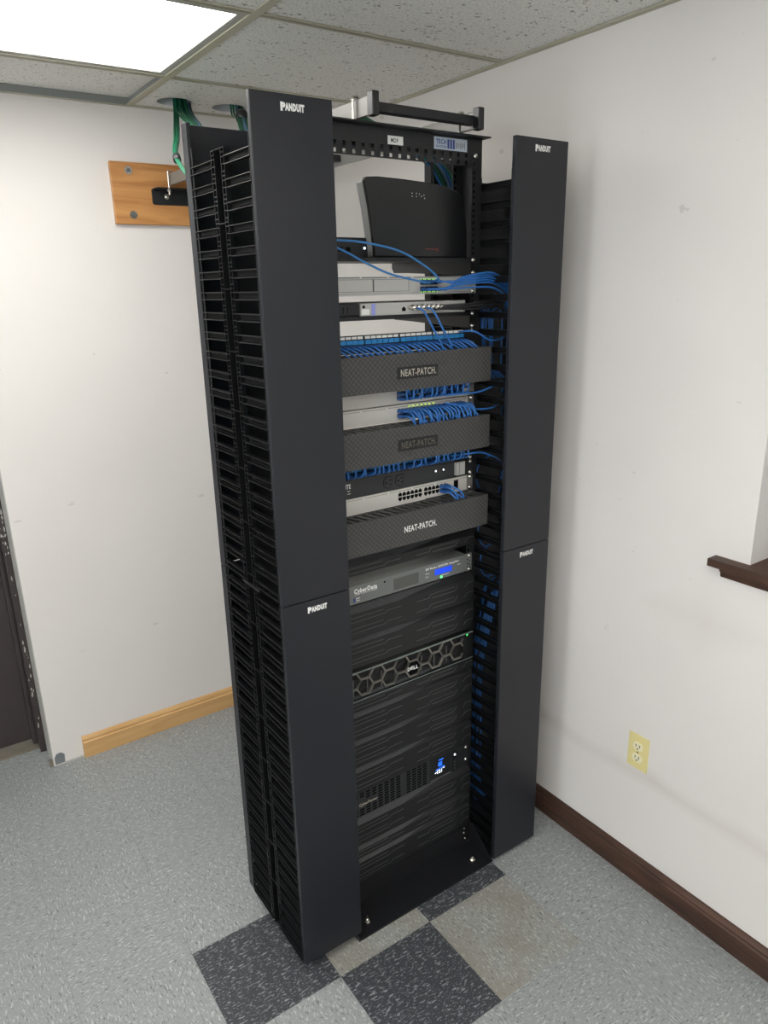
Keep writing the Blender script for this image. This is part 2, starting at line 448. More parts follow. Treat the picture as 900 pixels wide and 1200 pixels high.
lab = {(1,1): 'lit recessed ceiling light panel at the top left of the photo',
       (1,4): 'added unseen recessed ceiling light panel behind the camera, third row from the doorway wall',
       (0,6): 'added unseen recessed ceiling light panel near the wall with the sill, behind the camera',
       (2,3): 'added unseen recessed ceiling light panel far left of the camera, nearer the doorway wall',
       (2,6): 'added unseen recessed ceiling light panel far left of the camera, farther from the doorway wall'}
for i, j in LIGHTS:
    x0, x1, y0, y1 = xs[i+1]+tw, xs[i]-tw, ys[j+1]+tw, ys[j]-tw
    t = thing('ceiling_light', lab[(i,j)], 'ceiling light', ((x0+x1)/2,(y0+y1)/2,H))
    f = MB(); e = .021
    for bx in ((x0,x0+e,y0,y1),(x1-e,x1,y0,y1),(x0+e,x1-e,y0,y0+e),(x0+e,x1-e,y1-e,y1)): f.box(*bx, H+.003, H+.012)
    f.box(x0,x1,y0,y1,H+.05,H+.06)
    f.build('frame', m_fix, t)
    d = MB(); d.box(x0+e, x1-e, y0+e, y1-e, H+.006, H+.010); d.build('diffuser', m_lens, t)

# baseboards
bb = MB(); x1 = XR
prof = [(YB-.0005,0),(YB-.018,0),(YB-.018,.066),(YB-.013,.070),(YB-.013,.078),(YB-.008,.086),(YB-.0005,.090)]
bb.prism(prof, -.682, XR, 'x'); struct(bb.build('baseboard_back', m_oak, org=(0,0,0)))
bb = MB(); prof = [(XR-.0005,0),(XR-.017,0),(XR-.016,.062),(XR-.012,.067),(XR-.013,.074),(XR-.006,.086),(XR-.0005,.087)]
bb.prism(prof, YF, YB-.018, 'y'); struct(bb.build('baseboard_right', m_walnut, org=(0,0,0)))

# doorway at the left: painted return, dark frame, door leaf, threshold
j = MB(); j.box(XC-.003, XC, YB+.0, YB+TH, 0, 2.08); 
j.box(XC-.016, XC-.003, YB+.0, YB+.012, .0, .03, 1)
struct(j.build('trim_3', [m_corner, m_thresh], org=(0,0,0)))
j = MB()
j.box(XC-.026, XC-.0035, YB+.128, YB+TH+.12, 0, 2.06); j.box(XC-.042, XC-.026, YB+.19, YB+TH+.12, 0, 2.05)
j.box(XC-.95, XC-.92, YB+.128, YB+TH+.12, 0, 2.06); j.box(XC-.92, XC-.026, YB+.128, YB+TH+.12, 2.03, 2.06)
df = struct(j.build('door_1', m_brown, org=(XC-.03,YB+.1,0), bevel=.003))
lf = MB(); lf.box(XC-.918, XC-.030, YB+.235, YB+.265, .014, 2.028); lf.box(XC-.87,XC-.80,YB+.215,YB+.235,.9,.97,1)
lf.build('door_leaf', [m_brown, m_chrome], df)
th = MB(); th.box(XC-.92, XC-.026, YB+.165, YB+.27, 0, .010); th.build('threshold', m_thresh, df)
# bare corner bead and chipped plaster at the foot of the corner
cb = MB(); cb.prism([(XC+.004,.004),(XC+.040,.004),(XC+.042,.040),(XC+.030,.052),(XC+.012,.050),(XC+.003,.034)], YB-.0012, YB+.002, 'y', 0)
cb.prism([(XC+.040,.0),(-.682,.0),(-.682,.007),(XC+.040,.005)], YB-.004, YB+.002, 'y', 1)
struct(cb.build('trim_4', [mat('bare_metal_bead',(140,144,146),.45,metal=.5), m_corner], org=(0,0,0)))
# paint chips on the frame
pc = MB(); random.seed(3)
for k in range(46):
    z = random.choice([random.uniform(.03,.5), random.uniform(.85,1.1), random.uniform(.2,1.7)]); a = random.uniform(.0015,.007)
    y = YB+.128; x = XC-.026+random.uniform(.002,.018); hh = a*random.uniform(1,4)
    pc.prism([(x-a/2,z),(x+a*.2,z-hh*.3),(x+a/2,z+hh*.4),(x,z+hh)], y, y-.0006, 'y')
struct(pc.build('trim_5', m_corner, org=(0,0,0)))

# recess with the sill in the right-hand wall
wd = MB(); wd.box(XR+TH-.02, XR+TH, WY1, WY0, WZ0, WZ1, 1)
for a_ in ((WY1,WY1+.04,WZ0,WZ1),(WY0-.04,WY0,WZ0,WZ1),(WY1,WY0,WZ0,WZ0+.04),(WY1,WY0,WZ1-.04,WZ1)): wd.box(XR+TH-.045, XR+TH-.02, *a_)
struct(wd.build('window_1', [m_corner, mat('window_glass',(150,160,170),.1)], org=(XR,WY0,WZ0)))
sl = MB(); sl.box(XR-.036, XR+TH-.02, WY1-.09, -1.028, WZ0-.020, WZ0); 
sl.prism([(XR-.0005,WZ0-.020),(XR-.020,WZ0-.020),(XR-.019,WZ0-.030),(XR-.013,WZ0-.036),(XR-.011,WZ0-.048),(XR-.0005,WZ0-.052)], WY1-.07, -1.052, 'y')
sl.box(XR-.0215, XR-.0195, WY1-.07, -1.052, WZ0-.0225, WZ0-.020, 1)
struct(sl.build('trim_6', [m_walnut, m_oak], org=(XR,WY0,WZ0-.05), bevel=.0015))

# wall outlet
oy, oz = -.8625, .442
t = thing('wall_outlet', 'ivory double socket plate low on the right-hand wall', 'wall outlet', (XR,oy,oz-.057))
p = MB(); p.prism([(oy-.035,oz-.057),(oy+.035,oz-.057),(oy+.035,oz+.057),(oy-.035,oz+.057)], XR, XR-.0045, 'x'); p.build('cover_plate', m_ivory, t, bevel=.002)
for dz in (-.0195,.0195):
    r = MB(); pts = []
    for k in range(20):
        q = 2*PI*k/20; pts.append((oy+.0165*math.cos(q), oz+dz+max(-.0125,min(.0125,.0165*math.sin(q)))))
    r.prism(pts, XR-.0045, XR-.0068, 'x')
    for s_ in (-.0064,.0064): r.box(XR-.0072, XR-.0066, oy+s_-.0012, oy+s_+.0012, oz+dz-.001, oz+dz+.0075, 1)
    r.cyl((oy,oz+dz-.007), .0026, XR-.0072, XR-.0066, 'x', 10, 1)
    r.build('receptacle', [m_ivory2, m_ink], t)
sc = MB(); sc.cyl((oy,oz), .003, XR-.0045, XR-.0058, 'x', 10); sc.build('screw', m_chrome, t)

# backing board, bracket
by = YB-.019
t = thing('backing_board', 'varnished wooden board bolted to the back wall under the ceiling', 'board', (-.05,YB,2.012))
p = MB(); p.box(-.3, .24, by, YB-.0005, 2.012, 2.213); p.build('plank', m_board, t, bevel=.002)
for x, z in ((-.239,2.186),(-.238,2.043),(.18,2.186),(.18,2.043)):
    q = MB(); q.cyl((x,z), .0135, by, by-.002, 'y', 20); q.cyl((x,z), .0065, by-.002, by-.006, 'y', 6, 1); q.build('washer', [m_chrome, m_line], t)
t = thing('wall_bracket', 'black steel angle bracket screwed to the wooden board, carrying the ladder rack', 'bracket', (.03,by,2.079))
p = MB()
def rrect(x0,x1,z0,z1,r,n=5):
    o_ = []
    for cx,cz,a0 in ((x1-r,z1-r,0),(x0+r,z1-r,90),(x0+r,z0+r,180),(x1-r,z0+r,270)):
        for k in range(n+1):
            a = math.radians(a0+90*k/n); o_.append((cx+r*math.cos(a), cz+r*math.sin(a)))
    return o_
p.prism(rrect(-.166,.235,2.079,2.132,.008), by, by-.004); p.box(-.16,.23,by-.05,by-.004,2.128,2.132)
p.build('angle_plate', m_black, t)
for x in (-.114,.18):
    q = MB(); q.cyl((x,2.106), .009, by-.004, by-.0055, 'y', 16); q.dome((x,by-.0055,2.106), .0065, .004); q.build('screw', m_chrome, t, smooth=False)

# ================================================================== LADDER RACK over the frame
lz0, lz1 = 2.140, 2.178
yF, yW = -.535, .757
t = rack_thing('ladder_rack', 'grey and black cable ladder running from the rack top to the back wall', 'cable ladder', (.04,0,lz0))
for s_, x in (('l', -.114), ('r', .189)):
    q = MB(); q.box(x, x+.0095, yF+.012, yW, lz0, lz1); q.build('stringer', m_steel, t, bevel=.0015)
    q = MB(); q.box(x-.004, x+.0135, yF-.002, yF+.020, lz0-.004, lz1+.006); q.build('end_cap', m_finger, t, bevel=.002)
for y in (-.505,-.2,.1,.4,.68):
    q = MB(); q.box(-.105, .1895, y-.012, y+.012, lz0+.009, lz1-.010); q.build('rung', m_black, t, bevel=.001)
for x, y, top in ((-.1165,-.462,lz1), (.1915,-.462,lz1), (-.1165,.735,lz1)):
    q = MB(); zb = 2.108
    q.tube([(x-.004,y,zb),(x-.004,y,top+.002),(x-.002,y,top+.006),(x+.008,y,top+.007),(x+.014,y,top+.002),(x+.014,y,lz0+.014)], .0032, 8)
    q.cyl((x-.004,y), .008, 2.119, 2.125, 'z', 6)
    q.build('j_bolt', m_chrome, t, smooth=False)

# ================================================================== THE TWO-POST FRAME
t = rack_thing('equipment_rack', 'black two-post rack frame holding the network equipment between two cable managers', 'rack', (0,-.39,0))
zT = 2.128
for sx in (-1, 1):
    q = MB(); xo, xi = .2575*sx, .2254*sx
    q.box(min(xo,xi), max(xo,xi), YR, YR+.003, .006, zT)
    q.box(min(xo,xo-.003*sx), max(xo,xo-.003*sx), YR+.003, YR+.0732, .006, zT)
    q.box(min(xo,xi), max(xo,xi), YR+.0732, YR+.0762, .006, zT)
    z = .0906-U*0
    k = 0
    while z < zT-.07:
        for dz in (.00635,.0222,.0381):
            q.box(.2325*sx-.0035, .2325*sx+.0035, YR-.0003, YR, z+dz-.0035, z+dz+.0035, 1)
            q.box(.2325*sx-.0035, .2325*sx+.0035, YR+.0729, YR+.0732, z+dz-.0035, z+dz+.0035, 1)
        z += U; k += 1
    q.build('post', [m_black, m_dark], t)
def header(y, out):
    q = MB(); yb = y; yf = y-.003
    z0, z1 = (2.0655 if out else 2.093), zT
    if not out:
        q.box(-.2413, .2413, yf, yb, z0, z1); q.box(-.2575, .2575, y-.03, y+.03, z1, z1+.003)
        return q.build('top_angle', m_black, t)
    # face with two rows of square holes, made of strips
    xs_ = [-.2413]; hx = [-.2286+.0254*k for k in range(19)]; hw = .0048
    rows = [(2.0735,.0042),(2.0893,.0042)]
    def strip(a, b_): q.box(-.2413, .2413, yf, yb, a, b_)
    strip(z0, rows[0][0]-hw); strip(rows[0][0]+hw, rows[1][0]-hw); strip(rows[1][0]+hw, z1)
    for zc, _ in rows:
        e = -.2413
        for h_ in hx:
            q.box(e, h_-hw, yf, yb, zc-hw, zc+hw); e = h_+hw
        q.box(e, .2413, yf, yb, zc-hw, zc+hw)
    if out: q.box(-.2575, .2575, y-.032, YR+.02, z1, z1+.003)
    else: q.box(-.2575, .2575, y-.03, y+.03, z1, z1+.003)
    return q.build('top_angle', m_black, t)
hd = header(YR-.0005, True); header(YR+.0795, False)
q = MB(); q.box(-.035,.0085,YR-.0042,YR-.0036,2.0955,2.1135); q.text('MDF', -.0265, YR-.0043, 2.100, .021, .0085, 1, .01)
q.build('name_label', [m_labelpaper, m_ink], t)
q = MB(); q.box(.1005,.2040,YR-.0042,YR-.0036,2.0965,2.1235)
q.text('TECH', .106, YR-.0043, 2.1085, .032, .0105, 1, .02); q.text('SOLUTIONS', .106, YR-.0043, 2.1005, .032, .0050, 1, .02)
for k in range(3): q.box(.1415+.0085*k, .1475+.0085*k, YR-.0046, YR-.0042, 2.0995, 2.120, 1)
for k in range(7): q.box(.168+.0045*k, .1702+.0045*k, YR-.0046, YR-.0042, 2.1010+.002*(k%3), 2.117-.003*(k%2), 2)
q.build('maker_sticker', [m_stickergrey, m_inkblue, m_steel], t)
for x in (-.2325,.2325):
    q = MB(); q.dome((x,YR-.0035,2.0905), .0065, .005); q.build('bolt', m_chrome, t, smooth=False)
# base angles, gussets, floor anchors
YBF, YBR = -.5845, -.2035
q = MB(); q.box(-.2575,.2575,YBF,YR-.001,0,.005); q.box(-.2254,.2254,YR-.006,YR-.001,.005,.078); q.build('base_angle', m_black, t)
q = MB(); q.box(-.2575,.2575,YR+.0772,YBR,0,.005); q.box(-.2254,.2254,YR+.0772,YR+.082,.005,.078); q.build('base_angle', m_black, t)
for sx in (-1,1):
    q = MB(); q.prism([(YBF,.005),(YR-.002,.005),(YR-.002,.083),(YR-.010,.083)], .2575*sx, .2545*sx, 'x'); q.build('gusset', m_black, t)
    q = MB(); q.prism([(YBR,.005),(YR+.079,.005),(YR+.079,.083),(YR+.087,.083)], .2575*sx, .2545*sx, 'x'); q.build('gusset', m_black, t)
for x in (-.201,.209):
    q = MB(); q.cyl((x,-.541), .011, .005, .0065, 'z', 20); q.cyl((x,-.541), .0078, .0065, .013, 'z', 6); q.cyl((x,-.541), .004, .013, .021, 'z', 10)
    q.build('floor_anchor', m_chrome, t)
for x in (-.2325,.2325):
    for z in (.0835,.047,.066,.030):
        q = MB(); q.dome((x,YR-.001 if z > .04 else YR-.006,z), .0055 if z in(.0835,.047) else .0028, .004); q.build('bolt', m_chrome, t)

# ================================================================== CABLE MANAGERS
XL0, XR0, MW = -.4304, .2557, .18
YD, YRR = -.5872, -.2323
def manager(x0, label, shift, inner, others):
    """x0 left side; inner/outer finger columns; 'others' = sides whose fingers are one shared part"""
    x1 = x0+MW
    t = rack_thing('cable_manager', label, 'cable manager', (x0+MW/2, (YD+YRR)/2, .012), shift=shift)
    seam, zb, zt_ = 1.0769, .0229, 2.1282
    def door(z0, z1, front, name):
        q = MB()
        if front:
            q.box(x0, x1, YD, YD+.003, z0, z1); q.box(x0, x0+.003, YD+.003, YD+.013, z0, z1); q.box(x1-.003, x1, YD+.003, YD+.013, z0, z1)
            q.box(x0+.003, x1-.003, YD+.003, YD+.010, z1-.002, z1); q.box(x0+.003, x1-.003, YD+.003, YD+.010, z0, z0+.002)
        else:
            q.box(x0, x1, YRR-.003, YRR, z0, z1); q.box(x0, x0+.003, YRR-.030, YRR-.003, z0, z1); q.box(x1-.003, x1, YRR-.030, YRR-.003, z0, z1)
            q.box(x0+.003, x0+.010, YRR-.030, YRR-.027, z0, z1); q.box(x1-.010, x1-.003, YRR-.030, YRR-.027, z0, z1)
        d = q.build(name, m_door, t, bevel=.0012)
        if front:
            l = MB(); cx = (x0+x1)/2; zz = z1-.029
            l.text('P', cx-.026, YD, zz, .0110, .0142, 0, .05); l.text('ANDUIT', cx-.0160, YD, zz+.0008, .0420, .0126, 0, .045, space=1.15)
            l.build('logo', m_white, d)
        else:
            pass
    door(seam+.0012, zt_, True, 'upper_front_door'); door(zb, seam-.0012, True, 'lower_front_door')
    door(seam+.0012, zt_, False, 'upper_rear_door'); door(zb, seam-.0012, False, 'lower_rear_door')
    # hinge rods at the corners of the doors
    for (hx, hy) in ((x0+.006, YD+.016), (x1-.006, YD+.016), (x0+.006, YRR-.033), (x1-.006, YRR-.033)):
        q = MB(); q.cyl((hx,hy), .0022, zb+.01, 2.075, 'z', 8); q.build('hinge_rod', m_finger, t)
    YS0, YS1 = -.4515, -.3850
    # spine frame: two side ladders and the mid web
    q = MB(); q.box(x0+.022, x1-.022, -.4195, -.4165, .012, 2.045)
    q.box(x0+.03, x1-.03, YS0+.01, YS1-.01, -shift[2]+.0005, .012); q.build('backbone', m_black, t)
    q = MB(); q.box(x0+.006, x1-.010, YD+.016, YRR-.032, .0125, .0145); q.build('base_pan', m_black, t)
    NF = 46; pitch = U; ztop0 = 2.0343
    xi0, xi1 = (.2590 if x0 > 0 else x0), (-.2590 if x0 < 0 else x1)
    for side, xs_ in ((-1, xi0), (1, xi1)):
        d = -side        # direction into the manager
        def X(a, b_): return (min(xs_+d*a, xs_+d*b_), max(xs_+d*a, xs_+d*b_))
        q = MB(); e = .0013
        for ya, yb in ((YS0, YS0+.0165), (YS1-.0165, YS1)):
            for y in (ya, yb-e): q.box(*X(0,.012), y, y+e, .012, 2.0510)
            q.box(*X(.012,.0135), ya+e, yb-e, .012, 2.0510, 1)
            z = 2.0510; k = 0
            while z > .03:
                q.box(*X(0,.010), ya+e, yb-e, z-e, z); z -= (.0086,.0086,.0136,.01365)[k % 4]; k += 1
        q.box(*X(0,.011), YS0+.0165, YS1-.0165, 2.0497, 2.0510)
        z = 2.0510-3*U-.01
        while z > .05:
            q.box(*X(0,.004), YS0+.0165, YS1-.0165, z-e, z); z -= 3*U
        q.box(*X(.013,.0145), YS0+.0165, YS1-.0165, .012, 2.0497, 1)
        q.build('side_spine', [m_finger, m_dark], t)
        shared = MB()
        for k in range(NF):
            zt1 = ztop0-k*pitch; zb1 = zt1-.0172
            if zb1 < .014: break
            for fr in (0, 1):
                if fr: ya, yb, yo = YS0, YD+.0155, YD+.0135
                else: ya, yb, yo = YS1, YRR-.0300, YRR-.0280
                y0_, y1_ = min(ya,yb), max(ya,yb)
                own = (side, fr) not in others
                f = MB() if own else shared
                f.box(*X(0,.012), y0_, y1_, zt1-.0018, zt1)
                f.box(*X(0,.012), y0_, y1_, zb1, zb1+.0018)
                f.box(*X(.0105,.012), y0_, y1_, zb1+.0018, zt1-.0018, 1)
                f.box(*X(.006,.0105), y0_+.012 if fr else y0_+.02, y1_-.02 if fr else y1_-.012, zb1+.0058, zb1+.0072, 1)
                yt0, yt1 = (yb, yb+.0022) if fr else (yb-.0022, yb)
                f.box(*X(0,.006), yt0, yt1, zt1, zt1+.0235)
                f.box(*X(0,.012), yt0, yt1, zb1, zt1)
                if own: f.build('finger', [m_finger, m_fingershade], t, bevel=.0006)
        if shared.v:
            o = shared.build('finger', [m_finger, m_fingershade], t); o['kind'] = 'stuff'
    # latch levers between the halves
    for xx in (xi0, xi1-.004):
        q = MB(); q.box(xx, xx+.004, YS0-.014, YS1+.014, seam-.004, seam+.004); q.build('latch', m_finger, t, bevel=.001)
    return t
manL = manager(XL0, 'tall black vertical cable manager on the left, its open finger side showing', (0,0,.0111), 1, {(1,0),(1,1)})
manR = manager(XR0, 'tall black vertical cable manager on the right, between rack and right-hand wall', (0,-.005,-.007), -1, {(1,0),(1,1),(-1,0)})

# ================================================================== RACK EQUIPMENT
def screws(t, zs, y=YR-.003, sx=(-1,1), r=.0042):
    for s_ in sx:
        for z in zs:
            q = MB(); q.dome((.2325*s_, y, z), r, .0045, n=10); q.cyl((.2325*s_,z), .0062, y+.0005, y-.0008, 'y', 14)
            q.build('screw', m_chrome, t, smooth=True)
def plate(q, z0, z1, y=YR-.003, m=0, x=.2413): q.box(-x, x, y, YR-.0004, z0+.0004, z1-.0004, m)

# --- blanking panels
def blank(k, n, label):
    zt_ = LO(k); zb_ = LO(k+n)
    t = rack_thing('blanking_panel', label, 'blanking panel', (0,YR,zb_), 'black blanking panels with raised line pattern')
    t['group'] = 'blanking panels'
    q = MB(); yf = YR-.016
    q.prism([(YR-.0004,zt_-.0005),(YR-.0004,zb_+.0005),(yf,zb_+.001),(yf,zt_-.0165)], -.2413, .2413, 'x')
    q.box(-.222, .222, YR, YR+.030, zt_-.004, zt_-.0015); q.box(-.222, .222, YR, YR+.030, zb_+.0015, zb_+.004)
    face = q; r = MB()
    for i in range(66):
        x = -.228+.0054*i; y0, z0 = YR-.0015, zt_-.0015; tp_ = 1 if i < 36 else max(.12, 1-(i-36)/30*.9); y1, z1 = YR-.0015+(yf-YR+.0015)*tp_, zt_-.0015-.015*tp_
        r.add([(x,y0,z0),(x+.0026,y0,z0),(x+.0026,y1,z1),(x,y1,z1),(x,y0-.001,z0+.0010),(x+.0026,y0-.001,z0+.0010),(x+.0026,y1-.001,z1+.0006),(x,y1-.001,z1+.0006)],
              [(4,5,6,7),(0,4,7,3),(1,2,6,5),(0,1,5,4),(3,7,6,2)])
    r.build('ribbed_edge', m_riblit, t)
    l = face; wd_ = .0013
    for i in range(n):
        b0 = zt_-(.0285 if i == 0 else .0275+.0325*i)
        if n == 1: b0 = zt_-.0225
        a1, a2, ex = b0, b0-.0125, b0-.0065
        l.bead([(-.225,a1),(-.083,a1)], wd_, yf, m=1); l.bead([(-.225,a1),(-.2285,a1-.003),(-.2285,a2+.003),(-.225,a2)], wd_, yf, m=1)
        l.bead([(-.225,a2),(-.078,a2),(-.069,ex),(-.024,ex)], wd_, yf, m=1)
        l.bead([(.030,ex-.003),(.074,ex-.003),(.081,a1),(.083,a1)], wd_, yf, m=1); l.bead([(.083,a1),(.168,a1)], wd_*.8, yf, m=1)
        l.bead([(.086,a2),(.168,a2),(.181,a1+.001)], wd_, yf, m=1)
        l.bead([(.205,a2+.002),(.2165,a1+.001),(.240,a1+.001)], wd_, yf, m=1)
    face.build('face', [m_blank, m_lightened], t)
    return t
blank(3, 1, 'single-height blanking panel right under the third dimpled cable cover')
blank(6, 2, 'double-height blanking panel right under the grey amplifier')
blank(8, 2, 'double-height blanking panel right above the honeycomb server bezel')
blank(12, 1, 'single-height blanking panel right under the honeycomb server bezel')
blank(13, 2, 'double-height blanking panel, second below the honeycomb server bezel')
blank(15, 2, 'double-height blanking panel in the middle between server bezel and battery unit')
blank(17, 2, 'double-height blanking panel right above the battery unit with the blue display')
blank(21, 2, 'double-height blanking panel right under the battery unit with the blue display')
blank(23, 1, 'single-height blanking panel, second below the battery unit')
blank(24, 2, 'lowest blanking panel of the rack, just above the base')

# --- cable covers (horizontal managers)
def cover(u0, label, style):
    z0, z1 = UP(u0), UP(u0+2)
    t = rack_thing('cable_cover', label, 'cable cover', (0,-.50,z0), 'dimpled horizontal cable covers')
    yf = -.5385
    q = MB(); q.box(-.2413,.2413,yf,yf+.002,z0+.001,z1-.0005); q.build('front_cover', m_np, t)
    q = MB(); q.box(-.2413,.2413,YR-.012,YR-.0004,z1-.003,z1-.001); q.box(-.2413,.2413,yf+.002,yf+.012,z1-.003,z1-.001)
    q.box(-.2254,.2254,YR-.0024,YR-.0004,z0+.002,z1-.003)
    for k in range(21):
        x = -.2413+.0235*k; s_ = .012
        q.add([(x,yf+.012,z1-.001),(x+.0120,yf+.012,z1-.001),(x+.0120-s_,YR-.012,z1-.001),(x-s_,YR-.012,z1-.001),
               (x,yf+.012,z1-.003),(x+.0120,yf+.012,z1-.003),(x+.0120-s_,YR-.012,z1-.003),(x-s_,YR-.012,z1-.003)],
              [(0,1,2,3),(7,6,5,4),(0,4,5,1),(1,5,6,2),(2,6,7,3),(3,7,4,0)])
    q.box(-.2413,.2413,YR-.010,YR-.0004,z0+.001,z0+.003)
    q.build('comb_tray', m_np, t)
    zc = (z0+z1)/2
    l = MB()
    if style == 'plate':
        l.box(-.0640,.0600,yf-.0012,yf,zc-.016,zc+.013,1); l.text('NEAT-PATCH.', -.0545, yf-.0012, zc-.0095, .1090, .0165, 0, .012)
        l.build('name_plate', [m_whitedim, m_blank], t)
    elif style == 'dull':
        l.box(-.0640,.0600,yf-.0012,yf,zc-.016,zc+.013,1); l.text('NEAT-PATCH.', -.0545, yf-.0012, zc-.0095, .1090, .0165, 0, .012)
        l.build('name_plate', [mat('dull_bronze_print',(108,102,92),.3,metal=.4), m_blank], t)
    else:
        l.text('NEAT-PATCH.', -.0480, yf, zc-.0085, .1060, .0160, 0, .016); l.build('name_plate', m_white, t)
    screws(t, (z0+.0064, z1-.0064))
    return t
cover(6, 'uppermost of the three dimpled grey cable covers, with framed silver lettering', 'plate')
cover(2, 'middle dimpled grey cable cover, its framed lettering dull and dark', 'dull')
cover(-3, 'lowest dimpled grey cable cover, with plain bright white lettering', 'white')

# --- shelves
def shelf(u, depth, label):
    z1 = UP(u+1); z0 = UP(u)
    t = rack_thing('rack_shelf', label, 'shelf', (0,YR,z0))
    q = MB(); q.box(-.2215,.2215,YR-.004,YR+depth,z1-.003,z1-.001); q.box(-.2215,.2215,YR-.004,YR-.002,z1-.011,z1-.001)
    q.build('tray', m_black, t)
    for s_ in (-1,1):
        q = MB(); a, b_ = sorted((.2215*s_,.2235*s_))
        q.prism([(YR-.004,z1-.001),(YR-.004,z0+.002),(YR+.05,z0+.002),(YR+depth*.75,z1-.032),(YR+depth-.01,z1-.030),(YR+depth,z1-.018),(YR+depth,z1-.001)], a, b_, 'x')
        a, b_ = sorted((.2235*s_,.2413*s_)); q.box(a, b_, YR-.0025, YR-.0004, z0+.0005, z1-.0005); q.build('side_wing', m_finger, t)
    screws(t, (z0+.0064, z1-.0064), YR-.0025)
    return t
shelf(12, .345, 'upper black cantilever shelf, the one carrying the big black router')
shelf(9, .345, 'lower black cantilever shelf, the one carrying the silver access unit')

# --- router on the upper shelf
SH1 = UP(13)-.001
t = rack_thing('wireless_router', 'large glossy black router with rounded top standing on the upper shelf', 'router', (.075,-.44,SH1))
yf = -.460
out = [(-.066,SH1+.0008),(-.067,SH1+.006),(-.0725,1.905),(-.081,1.962),(-.0915,2.012),(-.0935,2.0195),(-.090,2.0245),(-.083,2.0262),(-.055,2.0285),
       (.020,2.0270),(.098,2.0235),(.158,2.0165),(.187,2.0085),(.198,1.999),(.2065,1.979),(.2145,1.953),(.2185,1.923),(.2205,1.885),(.2205,SH1+.0008)]
q = MB(); q.prism(out, yf, yf+.012); q.build('front_panel', m_blackgloss, t, bevel=.0035)
ins = [(x*1.0+(.003 if x < 0 else -.003), z-(.003 if z > 1.9 else 0)) for x, z in out]
q = MB(); q.prism(ins, yf+.012, yf+.042, 'y'); q.build('rear_shell', mat('router_shell_grey',(150,150,148),.35), t, bevel=.003)
q = MB()
for i, (dx, dz) in enumerate(((0,0),(.0,.007),(.013,.007),(.013,.0),(.022,.006),(.036,.004),(.038,-.003),(.028,.001))): q.cyl((.044+dx,1.990+dz), .0012, yf, yf-.0006, 'y', 8)
q.build('indicator_lights', m_white, t)
q = MB(); q.bead([(.085,1.8715),(.118,1.8705)], .0016, yf, .0004); q.ring((.1225,1.8695), .0026, .0036, yf, yf-.0005, 'y', 14); q.build('logo', m_red, t)

# small black box behind it on the shelf
t = rack_thing('small_network_box', 'small flat black box on the left end of the upper shelf', 'network box', (-.14,-.40,SH1))
q = MB(); q.box(-.205,-.060,-.425,-.33,SH1,SH1+.046); q.build('case', m_black, t, bevel=.002)
q = MB()
for k in range(4): q.box(-.19+.021*k, -.178+.021*k, -.4262, -.425, SH1+.014, SH1+.024)
q.build('port_strip', m_dark, t)
q = MB(); q.cyl((-.0745,SH1+.022), .003, -.4275, -.425, 'y', 10); q.build('indicator_light', m_ledwhite, t)
# black transformer block beside the router
t = rack_thing('power_adapter', 'black power adapter block between the flat box and the router', 'power adapter', (-.06,-.37,SH1))
q = MB(); q.box(-.052,-.022,-.40,-.33,SH1,SH1+.028); q.build('case', m_black, t, bevel=.003)
q = MB()
for k in range(3): q.bead([(-.045+.01*k,SH1+.008),(-.045+.01*k,SH1+.02)], .0012, -.40)
q.build('vents', m_dark, t)

# --- switches
PORTH, PORTW = .0105, .0118
def port(q, x, z, up, m=1, y=YR-.003):
    """RJ45 opening with a clip notch"""
    h, w_ = PORTH/2, PORTW/2; s_ = 1 if up else -1
    q.prism([(x-w_,z-s_*h),(x+w_,z-s_*h),(x+w_,z+s_*h*.45),(x+w_*.5,z+s_*h*.45),(x+w_*.5,z+s_*h),(x-w_*.5,z+s_*h),(x-w_*.5,z+s_*h*.45),(x-w_,z+s_*h*.45)], y-.0003, y, 'y', m)
def switch(u, label, groups, x0, pitch=.0145, gapx=.004, face=m_switch, lines=True, depth=.25, sfp=True):
    z0, z1 = UP(u), UP(u+1)
    t = rack_thing('network_switch', label, 'network switch', (0,YR,z0))
    q = MB(); q.box(-.2205,.2205,YR-.003,YR+depth,z0+.0012,z1-.0012); q.build('chassis', face, t, bevel=.0008)
    q = MB()
    if lines:
        q.bead([(-.2205,z1-.0065),(.2205,z1-.0065)], .0010, YR-.003, .0003)
        for x in (-.128,-.05,.028,.106): q.box(x-.002,x+.002,YR-.0038,YR-.003,z1-.0075,z1-.005,1)
    q.build('seam', [m_line, m_white], t)
    q = MB(); xs_ = []
    x = x0
    for g_ in range(groups):
        for k in range(6):
            xs_.append(x)
            for r_, up in ((.0285,True),(.0155,False)): port(q, x, z0+r_, up, 0)
            x += pitch
        x += gapx
    q.build('port_bank', m_dark, t)
    if sfp:
        q = MB(); q.box(.1725,.1885,YR-.0034,YR-.003,z0+.010,z0+.036); q.build('uplink_slot', m_dark, t)
    for s_ in (-1,1):
        q = MB(); a, b_ = sorted((.2205*s_,.2413*s_)); q.box(a, b_, YR-.003, YR-.0005, z0+.001, z1-.001); 
        a, b_ = sorted((.2205*s_,.2222*s_)); q.box(a, b_, YR-.0005, YR+.05, z0+.001, z1-.001); q.build('rack_ear', m_steel, t)
    screws(t, (z0+.0064, z1-.0064), YR-.003, r=.0052)
    return t, xs_
swB, xB = switch(5, 'upper of the two silver switches between the top and middle cable covers', 3, -.0125, .01165, .0035, sfp=False)
swC, xC_ = switch(4, 'lower of the two silver switches between the top and middle cable covers', 3, -.0125, .01165, .0035, sfp=False)
swD, xD = switch(-1, 'silver switch with mostly empty ports, right above the lowest cable cover', 2, -.0125, .0134, .006)
